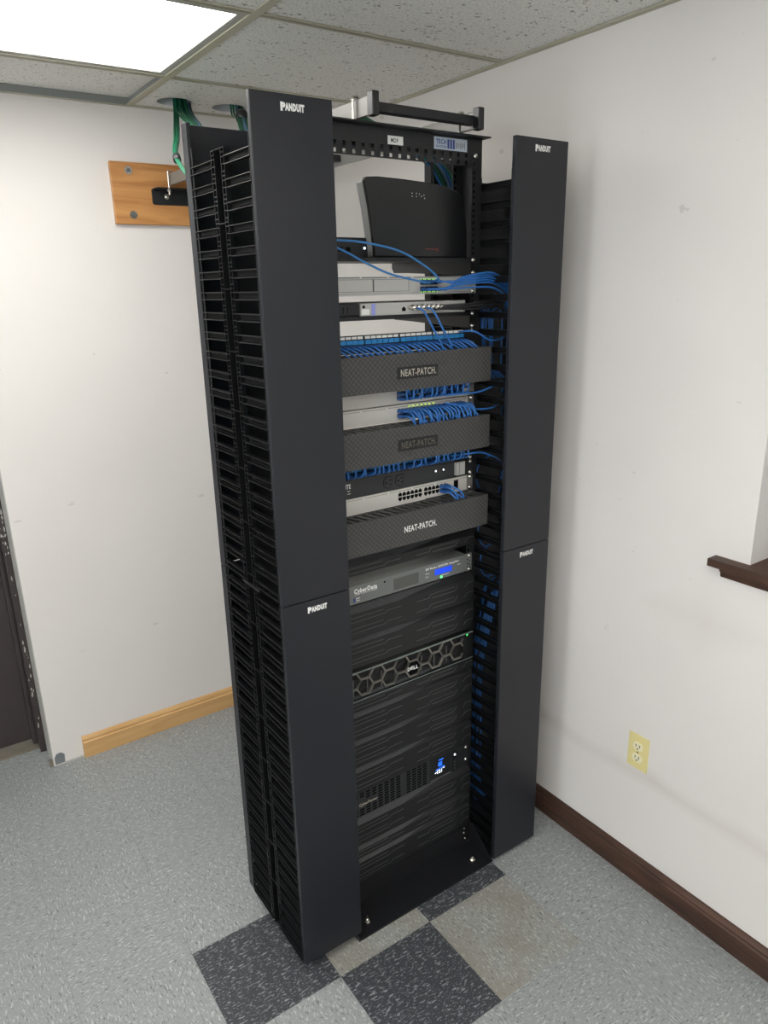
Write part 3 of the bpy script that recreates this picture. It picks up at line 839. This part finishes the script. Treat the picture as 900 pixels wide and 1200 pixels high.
for swt, u, dx in ((swB,5,.0),(swC,4,.0)):
    q = MB()
    for i in range(7): q.box(.018+.0132*i, .0222+.0132*i, YR-.0042, YR-.003, UP(u)+.0355, UP(u)+.0385)
    q.build('port_lights', m_ledlime, swt)

# top silver switch with two filler panels and eight ports
z0, z1 = UP(11), UP(12)
t = rack_thing('security_appliance', 'pale silver unit with eight green-lit ports, just under the upper shelf', 'network appliance', (0,YR,z0))
q = MB(); q.box(-.2205,.2205,YR-.003,YR+.28,z0+.001,z1-.001); q.build('chassis', m_silver, t, bevel=.0008)
q = MB()
yy = YR-.003
q.bead([(-.2205,z1-.0028),(.2205,z1-.0028)], .0016, yy, .0004); q.bead([(-.2205,z0+.0055),(.2205,z0+.0055)], .0008, yy, .0003)
for xa, xb in ((-.205,-.0845),(-.0815,.022)): q.bead([(xa,z1-.007),(xb,z1-.007),(xb,z0+.010),(xa,z0+.010),(xa,z1-.007)], .0009, yy, .0003)
q.bead([(-.083,z1-.007),(-.083,z0+.010)], .0022, yy, .0004)
for x in (-.119,-.04,.033): q.box(x-.002,x+.002,yy-.0008,yy,z1-.0038,z1-.0012,1)
q.build('filler_panels', [m_line, m_white], t)
q = MB(); xA = [.064+.0142*k for k in range(4)]
for x in xA:
    for r_, up in ((.0305,True),(.0125,False)): q.box(x-.0066,x+.0066,yy-.0004,yy,z0+r_-.0065,z0+r_+.0065)
q.build('port_bank', m_dark, t)
q = MB()
for x in xA:
    for r_ in (.0365,.0068):
        for s_ in (-1,1): q.box(x+s_*.0042-.0014,x+s_*.0042+.0014,yy-.0012,yy,z0+r_-.0012,z0+r_+.0012)
q.build('port_lights', mat('port_led_green',(150,210,90),.3,emit=.8), t)
for s_ in (-1,1):
    q = MB(); a, b_ = sorted((.2205*s_,.2413*s_)); q.box(a, b_, YR-.003, YR-.0005, z0+.001, z1-.001); q.build('rack_ear', m_silver, t)
screws(t, (z0+.0064, z1-.0034), YR-.003, r=.005)

# silver access unit on the lower shelf
SH2 = UP(10)-.001
t = rack_thing('access_unit', 'slim silver unit with a row of chrome connectors on the lower shelf', 'network unit', (.04,YR,SH2))
q = MB(); q.box(-.1215,.205,YR-.004,YR+.19,SH2,SH2+.029); q.build('case', m_silver, t, bevel=.001)
yy = YR-.004
q = MB(); q.box(-.119,-.097,yy-.0006,yy,SH2+.003,SH2+.016); q.build('white_label', m_white, t)
q = MB(); q.box(-.0905,-.080,yy-.0006,yy,SH2+.001,SH2+.028); q.build('blue_label', mat('lilac_label',(150,158,226),.5), t)
q = MB(); q.cyl((-.113,SH2+.021), .0035, yy-.001, yy, 'y', 12); q.build('thumb_screw', m_dark, t)
q = MB(); port(q, .0055, SH2+.013, True, 0, yy); q.build('network_jack', m_dark, t)
bn = [.0225+.0148*k for k in range(7)]
for i, x in enumerate(bn):
    q = MB(); q.cyl((x,SH2+.0155), .0056, yy, yy-.018, 'y', 12); q.cyl((x,SH2+.0155), .0068, yy-.012, yy-.024, 'y', 12); q.cyl((x,SH2+.0155), .0034, yy-.024, yy-.034, 'y', 8)
    q.build('connector', m_chrome, t, smooth=False)
t = rack_thing('power_block', 'black power supply block on the left end of the lower shelf', 'power supply', (-.16,YR,SH2))
q = MB(); q.box(-.215,-.1235,YR-.002,YR+.12,SH2,SH2+.030); q.build('case', m_black, t, bevel=.003)
q = MB()
for k in range(5): q.bead([(-.205+.012*k,SH2+.008),(-.205+.012*k,SH2+.022)], .0012, YR-.002)
q.build('vents', m_dark, t)

# patch panels
def patch_panel(u, label):
    z0, z1 = UP(u), UP(u+1)
    t = rack_thing('patch_bay', label, 'patch panel', (0,YR,z0))
    q = MB(); plate(q, z0, z1); q.box(-.215,.215,YR,YR+.02,z0+.01,z1-.008); q.build('face', m_black, t)
    xs_ = []; x = -.2095
    lb = MB(); jk = MB()
    for g_ in range(4):
        for k in range(6):
            xs_.append(x)
            lb.box(x-.0070,x+.0070,YR-.0042,YR-.003,z1-.0092,z1-.0030)
            jk.box(x-.0074,x+.0074,YR-.008,YR-.003,z0+.023,z1-.0118)
            x += .0169
        x += .0038
    for k in range(24): lb
    lb.build('port_labels', m_labelpaper, t); jk.build('jacks', m_lblue, t)
    screws(t, (z0+.0064, z1-.0064))
    return t, xs_
ppA, xP = patch_panel(8, 'patch panel with white port labels right above the uppermost cable cover')
ppB, xP2 = patch_panel(1, 'patch panel half hidden under the middle cable cover')

# --- power strip panel
z0, z1 = UP(0), UP(1)
t = rack_thing('power_strip', 'black rack power strip with two round sockets and small white lights', 'power strip', (0,YR,z0))
q = MB(); plate(q, z0, z1, YR-.004); q.box(-.215,.215,YR,YR+.10,z0+.002,z1-.002); q.build('case', mat('power_strip_black',(38,40,42),.42), t)
yy = YR-.004
for x in (-.0505,-.0125):
    q = MB(); zc = z0+.024; pts = []
    for k in range(24):
        a = 2*PI*k/24; pts.append((x+.0165*max(-.95,min(.75,math.cos(a))), zc+.0165*math.sin(a)))
    q.prism(pts, yy, yy-.0006, 'y', 1); pts = [(x+(a-x)*.92, zc+(b_-zc)*.92) for a, b_ in pts]; q.prism(pts, yy-.0006, yy-.0012, 'y', 0)
    q.box(x+.001,x+.009,yy-.0016,yy-.0012,zc+.0045,zc+.0065,1); q.box(x+.002,x+.009,yy-.0016,yy-.0012,zc-.0065,zc-.0045,1); q.cyl((x-.0075,zc), .0026, yy-.0016, yy-.0012, 'y', 10, 1)
    q.build('socket', [MATS['power_strip_black'], m_dark], t)
q = MB(); q.text('TRIPP-LITE', -.1665, yy, z0+.0275, .052, .0115, 0, .02, 'R'); q.bead([(-.176,z0+.021),(-.169,z0+.021)], .0014, yy); q.bead([(-.176,z0+.014),(-.168,z0+.014)], .0014, yy); q.build('logo', m_white, t)
for x, r_ in ((.1075,.0028),(.1215,.0012),(.1345,.0028)):
    q = MB(); q.cyl((x,z0+.029), r_, yy, yy-.001, 'y', 10); q.build('indicator_light', m_ledwhite if r_ > .002 else m_red, t)
q = MB(); q.box(.1735,.2035,yy-.010,yy,z0+.0075,z1-.0005); q.box(.1825,.184,yy-.0105,yy-.010,z0+.009,z1-.002,1); q.build('switch_guard', [m_silver, m_line], t, bevel=.001)
screws(t, (z0+.0064, z1-.0064), yy)

# --- amplifier
z0, z1 = .9830, 1.0365
t = rack_thing('amplifier', 'grey paging amplifier with blue display and green light', 'amplifier', (0,YR,z0))
yf = YR-.006
q = MB(); q.box(-.2205,.2205,yf,YR+.16,z0+.001,z1); q.build('chassis', m_amp, t, bevel=.001)
for s_ in (-1,1):
    q = MB(); a, b_ = sorted((.2205*s_,.2413*s_)); q.box(a, b_, yf, YR-.0005, z0+.001, z1)
    for dx, dz in ((.2255,.012),(.2255,.024),(.2255,.037),(.233,.019),(.233,.031)): q.cyl((dx*s_,z0+dz), .0022, yf-.0003, yf, 'y', 10, 1)
    q.build('rack_ear', [m_amp, m_dark], t)
q = MB(); q.box(-.0405,.0455,yf-.0005,yf,z0+.009,z0+.041); q.build('speaker_mesh', m_ampdark, t)
q = MB(); q.cyl((-.0700,z0+.0415), .0028, yf-.0006, yf, 'y', 10); q.build('reset_hole', m_dark, t)
q = MB(); q.box(.1030,.1655,yf-.0008,yf,z0+.0165,z0+.034); q.build('display', m_lcd, t)
q = MB(); q.dome((.1265,yf,z0+.007), .0034, .0035); q.build('green_light', m_ledgreen, t, smooth=True)
q = MB()
q.text('CyberData', -.1680, yf, z0+.0315, .0735, .0130, 0, .03); q.text('The IP Endpoint Company', -.1670, yf, z0+.0268, .0725, .0030, 0, .01)
q.text('SIP', -.163, yf, z0+.0150, .013, .0035, 0, .02); q.text('Speaker', -.163, yf, z0+.0090, .013, .0035, 0, .02)
q.build('logo', m_white, t); q = MB(); q.text('SIP Paging 25W/70V Amplifier', .0700, yf, z0+.0385, .1230, .0062, 0, .025)
q.text('Power', .0700, yf, z0+.0270, .014, .0036, 0, .02); q.text('Line', .0700, yf, z0+.0175, .010, .0036, 0, .02)
q.text('Status', .186, yf, z0+.0290, .013, .0036, 0, .02); q.text('Volume Mute', .129, yf, z0+.0105, .026, .0034, 0, .02)
q.build('lettering', m_white, t)
q = MB(); q.box(-.1715,-.1645,yf-.0006,yf,z0+.008,z0+.019); q.build('blue_badge', m_inkblue, t)
screws(t, (z0+.006, z1-.006), yf, r=.003)

# --- server with honeycomb bezel
z0, z1 = .7035, .7895
t = rack_thing('server', 'black server with honeycomb bezel between two double-height blanking panels', 'server', (0,YR,z0))
yb = YR-.003; yf = YR-.018
q = MB(); q.box(-.218,.218,yb,YR+.45,z0+.002,z1-.002); q.build('chassis', m_mesh, t)
q = MB(); q.box(-.2413,.2413,yf-.001,yf+.004,z1-.0016,z1); q.box(-.2413,.2413,yf-.001,yf+.001,z0,z0+.0010); q.build('edge_strip', m_edge, t)
q = MB(); q.box(-.2413,.2413,yf+.004,yb,z1-.0022,z1-.0006); q.box(-.2413,.2413,yf+.001,yb,z0,z0+.0012); q.build('bezel_shell', m_black, t)
for s_ in (-1,1):
    q = MB(); a, b_ = sorted((.2165*s_,.2413*s_)); q.box(a, b_, yb-.006, YR-.0005, z0+.0014, z1-.0022)
    a, b_ = sorted((.2025*s_,.2165*s_)); q.box(a, b_, yf, yb, z0+.0014, z1-.0022, 1); q.build('rack_ear', [m_black, m_blank], t)
q = MB(); q.cyl((.2245,z1-.011), .0028, yb-.007, yb-.006, 'y', 10); q.build('green_light', m_ledgreen, t)
q = MB(); R_ = .0275; hh = R_*math.sqrt(3)/2; cz = .7395; x_c = .0172
seen = set()
def clip(p, p2, lo, hi):
    (xa, za), (xb, zb_) = p, p2
    t0, t1 = 0., 1.
    for a, d_, l_, h_ in ((xa, xb-xa, -.2035, .2025), (za, zb_-za, lo, hi)):
        if abs(d_) < 1e-9:
            if a < l_ or a > h_: return None
        else:
            u0, u1 = sorted(((l_-a)/d_, (h_-a)/d_)); t0 = max(t0, u0); t1 = min(t1, u1)
    if t1-t0 < .02: return None
    return (xa+(xb-xa)*t0, za+(zb_-za)*t0), (xa+(xb-xa)*t1, za+(zb_-za)*t1)
for i in range(-6, 6):
    for r_ in (-1, 0, 1, 2):
        cx, cc = x_c+1.5*R_*i, cz+2*hh*r_+(hh if i % 2 else 0)
        V = [(cx+R_*math.cos(PI/3*k), cc+R_*math.sin(PI/3*k)) for k in range(6)]
        for k in range(6):
            a, b_ = V[k], V[(k+1) % 6]; key = (round((a[0]+b_[0]), 4), round((a[1]+b_[1]), 4))
            if key in seen: continue
            seen.add(key)
            # the bezel leaves out the bars under the lower row of cells
            if (a[1]+b_[1])/2 < cz-hh-.001: continue
            c_ = clip(a, b_, z0+.0014, z1-.0022)
            if c_: q.bead([c_[0], c_[1]], .0041, yf+.006, .006)
q.build('honeycomb_grille', m_gunmetal, t)
pts = [(x_c+(R_-.003)*math.cos(PI/3*k), cz+(R_-.003)*math.sin(PI/3*k)) for k in range(6)]
q = MB(); q.prism(pts, yf+.006, yf+.004, 'y', 1)
q.text('D', x_c-.0195, yf+.004, cz-.0055, .0095, .011, 0, .03); q.text('E', x_c-.0085, yf+.004, cz-.0040, .0085, .010, 0, .03); q.text('LL', x_c+.0015, yf+.004, cz-.0055, .017, .011, 0, .03)
q.build('logo', [m_white, m_dark], t)
q = MB()
for k in range(8):
    x = -.185+.047*k
    q.box(x, x+.036, yb-.002, yb, z0+.008, z0+.02, 0); q.box(x, x+.036, yb-.002, yb, z0+.028, z0+.04, 0); q.box(x, x+.036, yb-.002, yb, z0+.048, z0+.06, 0)
    q.box(x+.002, x+.006, yb-.0028, yb-.002, z0+.008, z0+.06, 1)
q.build('drive_bays', [m_blank, m_line], t)

# --- battery backup
z0, z1 = .3130, .4015
t = rack_thing('battery_backup', 'black battery backup unit with slotted vents and blue display near the rack bottom', 'battery backup', (0,YR,z0))
yf = YR-.008; ub = mat('backup_black',(36,38,40),.42, bump=.1, bscale=900)
q = MB(); q.box(-.215,.215,yf,YR+.35,z0+.001,z1-.001); q.build('case', ub, t, bevel=.002)
for s_ in (-1,1):
    q = MB(); a, b_ = sorted((.2005*s_,.2413*s_)); q.box(a, b_, yf-.001 if s_ < 0 else YR-.004, YR-.0005, z0+.001, z1-.001); q.build('rack_ear', ub, t)
def slots(q, xs_, zs_, w_=.0158, h_=.0048):
    for i, x in enumerate(xs_):
        for z in zs_:
            q.prism([(x,z),(x+w_,z),(x+w_-.001,z+h_),(x+.001,z+h_)], yf-.0004, yf, 'y')
zr = [z0+.006+.0088*k for k in range(9)]
q = MB(); slots(q, [-.152+.0215*k for k in range(2)], zr[:4]+zr[6:]); slots(q, [-.109+.0215*k for k in range(4)], zr)
slots(q, [-.196,-.174], zr[:3]+zr[7:]); q.build('vent_slots', m_dark, t)
q = MB(); slots(q, [-.006+.0205*k for k in range(4)], zr); q.build('vent_slots', m_dark, t)
q = MB(); q.box(.084,.164,yf-.0012,yf,z0+.010,z1-.006); q.box(.084,.164,yf-.0020,yf,z0+.004,z0+.008,1); q.build('display_window', [m_blackgloss, m_lightened], t)
q = MB(); yy = yf-.0012
q.text('8E', .115, yy, z0+.048, .016, .015, 0, .03); q.bead([(.118,z0+.070),(.134,z0+.070)], .003, yy); q.bead([(.105,z0+.038),(.140,z0+.043)], .0016, yy); 
q.build('display_segments', m_lcdtext, t)
q = MB(); q.text('121', .111, yy, z0+.024, .019, .012, 0, .03); q.bead([(.103,z0+.028),(.108,z0+.030)], .002, yy); q.bead([(.134,z0+.036),(.140,z0+.037)], .002, yy); q.build('display_digits', m_ledwhite, t)
q = MB(); q.prism(rrect(.1745,.1885,z0+.0015,z1-.008,.004), yf, yf-.0015); q.build('button_strip', m_blackgloss, t)
q = MB(); q.cyl((.1815,z1-.024), .0036, yf-.003, yf-.0015, 'y', 12); q.build('power_button', m_ledwhite, t)
for dz in (.012,.026,.040): 
    q = MB(); q.ring((.1815,z0+dz), .0030, .0042, yf-.0022, yf-.0015, 'y', 12); q.build('button', m_line, t)
q = MB(); q.text('CyberPower', -.1760, yf, z0+.0375, .0640, .0100, 0, .025); q.build('logo', m_whitedim, t)
screws(t, (z0+.0222, z0+.0667), YR-.004, r=.0055)

# ================================================================== CABLES
def cable(name, pts, r, m, label, cat, group=None, plug=None, n=6, frame=RACK):
    sp = spline(pts, n)
    if plug:
        t = thing(name, label, cat, sp[0], group, frame)
        q = MB(); q.tube(sp, r, 6); q.build('cord', m, t, smooth=True)
        p_, d_ = plug
        q = MB(); q.box(p_[0]-.0055, p_[0]+.0055, p_[1]-.016, p_[1]+.0003, p_[2]-.0042, p_[2]+.0042); q.box(p_[0]-.0036, p_[0]+.0036, p_[1]-.024, p_[1]-.016, p_[2]-.0034, p_[2]+.0034)
        q.build('plug', d_, t, bevel=.0008)
        return t
    q = MB(); q.tube(sp, r, 6); o = q.build(name, m, org=sp[0], smooth=True, frame=frame)
    tag(o, label, cat, group); return o
rnd = random.Random(5)
RC = .0026
# top patch panel, down into the uppermost cover
for i, x in enumerate(xP):
    dx = .020+.010*rnd.random(); zp = UP(8)+.016
    cable('patch_cable', [(x,YR-.022,zp),(x+.002,YR-.034,zp-.001),(x+dx*.5,YR-.046,zp-.010),(x+dx,YR-.052,UP(8)-.008),(x+dx+.004,YR-.048,UP(7)+.01)], RC, m_blue,
          'blue patch cable bending from the labelled patch panel down into the uppermost cover', 'patch cable', 'blue patch cables of the upper patch panel', ((x,YR-.003,zp), m_bluedk))
# switch B, up into the uppermost cover
for i, x in enumerate(xB):
    for row, zo in ((0,.0285),(1,.0155)):
        if row and i % 3 == 2: continue
        zp = UP(5)+zo; dx = rnd.uniform(-.010,.004)
        cable('patch_cable', [(x,YR-.022,zp),(x,YR-.034-.004*row,zp+.001),(x+dx,YR-.044-.004*row,zp+.012),(x+dx,YR-.046,UP(6)+.010)], RC, m_blue,
              'blue patch cable rising from the upper silver switch into the uppermost cover', 'patch cable', 'blue patch cables of the upper silver switch', ((x,YR-.003,zp), m_bluedk))
# switch C, down into the middle cover
for i, x in enumerate(xC_):
    for row, zo in ((0,.0285),(1,.0155)):
        if row and i % 3 == 1: continue
        zp = UP(4)+zo; dx = rnd.uniform(.008,.022)
        cable('patch_cable', [(x,YR-.022,zp),(x+.002,YR-.040-.004*(1-row),zp+.002),(x+dx*.7,YR-.055,zp-.012),(x+dx,YR-.054,UP(4)-.010)], RC, m_blue,
              'blue patch cable bending from the lower silver switch down into the middle cover', 'patch cable', 'blue patch cables of the lower silver switch', ((x,YR-.003,zp), m_bluedk))
# lower patch panel, up into the middle cover
for i, x in enumerate(xP2):
    zp = UP(1)+.016; dx = rnd.uniform(-.014,.006)
    cable('patch_cable', [(x,YR-.022,zp),(x,YR-.036,zp+.001),(x+dx,YR-.048,zp+.012),(x+dx,YR-.046,UP(2)+.012)], RC, m_blue,
          'blue patch cable rising from the half-hidden patch panel into the middle cover', 'patch cable', 'blue patch cables of the lower patch panel', ((x,YR-.003,zp), m_bluedk))
# switch D: four cables at the right-hand ports
for k, (x, zo) in enumerate(((xD[10],.0285),(xD[11],.0285),(xD[10],.0155),(xD[11],.0155))):
    zp = UP(-1)+zo
    cable('patch_cable', [(x,YR-.022,zp),(x+.004,YR-.034,zp),(x+.013+.007*(k%2),YR-.050,zp-.014),(x+.022+.007*(k%2),YR-.055,UP(-1)-.012)], RC, m_blue,
          'blue patch cable in the right-hand ports of the mostly empty silver switch', 'patch cable', 'blue patch cables of the lowest silver switch', ((x,YR-.003,zp), m_bluedk))
# appliance: six cables to the right, two to the left
zA = UP(11)
k = 0
for x in xA:
    for zo in (.0305,.0125):
        zp = zA+zo
        if k in (0, 2):
            ya = YR-.055
            pth = [(x,YR-.022,zp),(x+.002,YR-.040,zp+.004),(.0767,ya+.004,1.8010),(.0372,ya,1.8264),(-.0384,ya,1.8606),(-.1333,ya,1.8782),(-.2117,ya,1.8825),(-.29,ya+.01,1.880)] if k == 2 else \
                  [(x,YR-.022,zp),(x-.004,YR-.036,zp),(.0410,ya+.005,1.7913),(-.0602,ya+.005,1.8100),(-.1313,ya+.005,1.8348),(-.2094,ya+.005,1.8670),(-.285,ya+.015,1.885)]
            cable('patch_cable', pth, RC, mat('sky_blue_cable',(52,118,180),.4), 
                  'light blue cable arching leftwards from the eight-port silver unit, '+('the higher one' if k == 2 else 'the lower one'), 'patch cable', None, ((x,YR-.003,zp), m_bluedk))
        else:
            j_ = k
            cable('patch_cable', [(x,YR-.022,zp),(x+.012,YR-.036,zp),(.15,YR-.040-.002*(j_%3),zA+.010+.0036*j_),(.19,YR-.046,zA+.010+.0050*j_),(.2545,YR-.045-.003*(j_%2),zA+.008+.0060*j_),(.2995,YR-.045,zA-.008+.0058*j_),(.326,YR-.040,zA-.030+.0052*j_),(.335,YR-.01,zA-.07),(.338,YR-.005,zA-.2)], RC, m_blue,
                  'blue patch cable running from the eight-port silver unit to the right-hand manager', 'patch cable', 'blue cables sweeping right from the eight-port unit', ((x,YR-.003,zp), m_bluedk))
        k += 1
# two blue cables down from the chrome connectors
for i, x in ((0,bn[0]),(1,bn[2])):
    zp = SH2+.0155
    cable('drop_cable', [(x,YR-.034,zp),(x+.008,YR-.052,zp-.008),(x+.036,YR-.054,1.682),(x+.066,YR-.052,1.640),(x+.078,YR-.045,1.610)], RC, m_blue,
          'blue cable dropping from a chrome connector in front of the labelled patch panel', 'cable', 'blue drop cables from the chrome connectors')
# black cables to the right from the connectors
for i in range(5):
    x = (bn+[.135,.15])[4+i] if i < 3 else .14+.012*(i-3); zp = SH2+.010+.004*(i%3)
    cable('black_cable', [(x,YR-.030,zp),(x+.02,YR-.045,zp+.001),(.20,YR-.046,zp+.003*i-.003),(.25,YR-.05,zp+.0025*i),(.30,YR-.045,zp+.002*i-.004),(.33,YR-.02,zp-.05)], .0032, m_blackcable,
          'black cable running right from the slim silver unit into the right-hand manager', 'cable', 'black cables right of the slim silver unit')
# single cables crossing into the right-hand manager
yc = YR-.05
cross = [([(.180,YR-.012,1.668),(.1977,yc,1.6690),(.2552,yc,1.6440),(.3013,yc,1.6480),(.335,YR-.03,1.655),(.35,YR-.01,1.60)], 'single blue cable looping into the right-hand manager beside the labelled patch panel'),
         ([(.110,YR-.035,1.511),(.1568,yc,1.5125),(.2135,yc,1.5114),(.2685,yc,1.5220),(.32,YR-.03,1.530),(.35,YR-.0,1.49)], 'single blue cable crossing to the right-hand manager just under the uppermost cover'),
         ([(.110,YR-.040,1.492),(.1573,yc,1.4811),(.2146,yc,1.4658),(.2673,yc,1.4645),(.32,YR-.03,1.470),(.35,YR-.0,1.43)], 'single blue cable crossing to the right-hand manager just above the middle cover'),
         ([(.135,YR-.030,1.345),(.1868,yc,1.3484),(.2333,yc,1.3440),(.2917,yc,1.3184),(.34,YR-.02,1.28),(.35,YR-.0,1.20)], 'single blue cable crossing to the right-hand manager just above the power strip')]
for p_, l_ in cross: cable('crossing_cable', p_, RC, m_blue, l_, 'cable')
# blue runs standing in the right-hand manager
for i in range(13):
    x = .284+.0085*(i%6)+rnd.uniform(-.002,.002); y = -.452+.011*(i//6); w1 = rnd.uniform(-.008,.008)
    if i < 6: pts = [(x+.05,y,1.76-.01*i),(x+.01,y,1.745-.01*i),(x,y,1.70),(x+w1,y,1.63),(x+.01,y+.006,1.57),(x+.06,y+.012,1.53)]; wh = 'upper'
    else: pts = [(x+.07,y,.80+.01*i),(x+.02,y,.72),(x+w1,y,.60),(x-w1,y+.004,.38),(x,y,.20),(x+.03,y,.12)]; wh = 'lower'
    cable('riser_cable', pts, .0028, m_blue, 'blue cable standing in the '+wh+' part of the right-hand manager', 'cable', 'blue cables in the '+wh+' part of the right-hand manager', n=5)
for i in range(4):
    x = .285+.011*i; zc = (1.25,1.08,.98,.86)[i]
    cable('slack_cable', [(x+.05,-.445,zc+.06),(x,-.452,zc+.04),(x-.012,-.455,zc),(x+.01,-.452,zc-.04),(x+.05,-.445,zc-.05)], .0028, m_blue, 'short blue cable loop bulging inside the right-hand manager', 'cable', 'blue cable loops inside the right-hand manager', n=5)
# green runs standing in the left-hand manager
for i in range(16):
    x = (-.385 if i < 10 else -.412)+.0085*(i%8)+rnd.uniform(-.002,.002); y = (-.325 if i < 10 else -.540)+rnd.uniform(-.006,.006); w1 = rnd.uniform(-.012,.012)
    mm = m_green if i % 5 else m_bluegrey
    cable('riser_cable', [(-.262,y,2.02+.004*(i%8)),(-.30,y,2.018),(x,y,1.96),(x+w1,y,1.6),(x-w1,y+.008,1.1),(x+w1,y,.7),(x+.03,y,.25)], .0029, mm,
          ('green' if i % 5 else 'pale blue')+' cable standing inside the left-hand manager', 'cable', ('green' if i % 5 else 'pale blue')+' cables inside the left-hand manager', n=5)

# bundles from the ceiling holes (room frame)
def bundle(start, mid, end, count, r, spread, mats_, label, group, seed):
    rn = random.Random(seed)
    for i in range(count):
        a = 2*PI*i*.618; q = math.sqrt((i+.5)/count)
        ox, oy = math.cos(a)*q, math.sin(a)*q
        def P(c, s_): return (c[0]+ox*s_[0], c[1]+oy*s_[1], c[2]+oy*s_[2])
        pts = [P((start[0],start[1],start[2]+.13), spread[0]), P(start, spread[0])]
        pts += [P(m_, s_) for m_, s_ in zip(mid, spread[1:-1])]+[P(end, spread[-1])]
        mm = mats_[i % len(mats_)]
        nm = {'green_cable': 'green', 'dark_green_cable': 'dark green', 'pale_blue_cable': 'pale blue'}[mm.name]
        cable('ceiling_cable', pts, r, mm, nm+' '+label, 'cable', nm+' '+group, n=6, frame=ROOM)
bundle((-.055,.690,H-.01), [(-.150,.350,2.253),(-.190,.10,2.10)], (-.20,-.13,1.90), 20, .0030,
       [(.029,.026,0),(.025,.02,.006),(.026,.02,.012),(.03,.02,.01)], [m_green, m_greendk, m_green, m_bluegrey, m_green],
       'cable hanging from the left ceiling hole behind the left-hand manager', 'cables from the left ceiling hole', 2)
bundle((-.080,.692,H-.01), [(-.176,.450,2.245),(-.2578,.250,2.150),(-.262,.10,2.05)], (-.25,-.05,1.90), 7, .0030,
       [(.008,.010,0),(.010,.008,.006),(.006,.006,.005),(.006,.005,.005),(.006,.004,.005)], [m_green, m_greendk],
       'cable of the slack strand dropping behind the left-hand manager', 'cables of the slack strand', 3)
bundle((.140,.680,H-.01), [(.1013,.560,2.344),(.046,.420,2.272),(-.04,.15,2.12)], (-.16,-.10,1.90), 13, .0030,
       [(.022,.020,0),(.018,.018,.006),(.020,.014,.010),(.02,.016,.01),(.02,.014,.01)], [m_green, m_green, m_bluegrey, m_greendk],
       'cable hanging from the right ceiling hole towards the rack top', 'cables from the right ceiling hole', 4)
q = MB(); q.tube(spline([(.106,.572,2.350),(.096,.546,2.337)],3), .0235, 14); tag(q.build('cable_tie', m_blackcable, smooth=True), 'black hook-and-loop tie around the cables from the right ceiling hole', 'cable tie')
q = MB(); q.tube(spline([(-.252,.266,2.157),(-.2600,.240,2.143)],3), .0115, 12); tag(q.build('cable_tie', m_blackcable, smooth=True), 'small black tie around the slack strand left of the left-hand manager', 'cable tie')
# bundle crossing under the ladder, down the rear of the right-hand post
rn = random.Random(9)
for i in range(12):
    o_ = .0105*(i % 6); l_ = .007*(i//6)
    mm = (m_blue, m_green, m_greendk, m_bluegrey)[(i*5) % 4]; nm = {'blue_patch_cable':'blue','green_cable':'green','dark_green_cable':'dark green','pale_blue_cable':'pale blue'}[mm.name]
    cable('trunk_cable', [(-.22,-.30+l_,2.09),(-.05,-.28+l_,2.122),(.10,-.27+l_,2.124),(.20+o_*.9,-.26+l_,2.121),(.250+o_,-.26+l_,2.103),(.286+o_,-.26+l_,2.064),(.325+o_*.5,-.265,1.99),(.34,-.28,1.85)], .0030, mm,
          nm+' cable slanting behind the rack top from the left-hand to the right-hand manager', 'cable', nm+' cables slanting behind the rack top')

for i in range(4):
    dz = .0035*i
    cable('loop_cable', [(-.135,-.385,2.125),(-.1066,-.42+dz,2.1378+dz*.4),(-.0665,-.42+dz,2.150+dz),(-.0116,-.42+dz,2.141+dz*.5),(.03,-.41,2.134),(.06,-.40,2.125)], .0028, m_green,
          'green cable arching over the top flange of the rack under the ladder', 'cable', 'green cables arching over the rack top')

# ================================================================== CAMERA, WORLD
def setcam():
    cx, cy, cz = -1.0805, -1.9789, 1.7866
    yaw, pitch, roll, f = -.597, -.3017, -.0234, 852.67
    c_, s_, cp, sp = math.cos(yaw), math.sin(yaw), math.cos(pitch), math.sin(pitch)
    fwd = Vector((-s_*cp, c_*cp, sp)); right = Vector((c_, s_, 0)); up = right.cross(fwd)
    r_ = math.cos(roll)*right+math.sin(roll)*up; u_ = -math.sin(roll)*right+math.cos(roll)*up
    M = Matrix.Identity(4)
    for i in range(3): M[i][0] = r_[i]; M[i][1] = u_[i]; M[i][2] = -fwd[i]; M[i][3] = (cx,cy,cz)[i]
    cam = bpy.data.cameras.new('camera'); cam.sensor_fit = 'VERTICAL'; cam.sensor_height = 24; cam.lens = f/1200*24; cam.clip_start = .02
    o = bpy.data.objects.new('camera', cam); C.objects.link(o); o.matrix_world = M
    bpy.context.scene.camera = o
setcam()
wo = bpy.data.worlds.new('world'); bpy.context.scene.world = wo; wo.use_nodes = True
wo.node_tree.nodes['Background'].inputs['Color'].default_value = (.8,.85,.9,1); wo.node_tree.nodes['Background'].inputs['Strength'].default_value = WORLD
vs = bpy.context.scene.view_settings
vs.view_transform = 'Standard'; vs.look = 'None'; vs.gamma = 1; vs.use_curve_mapping = False; vs.exposure = EXPO
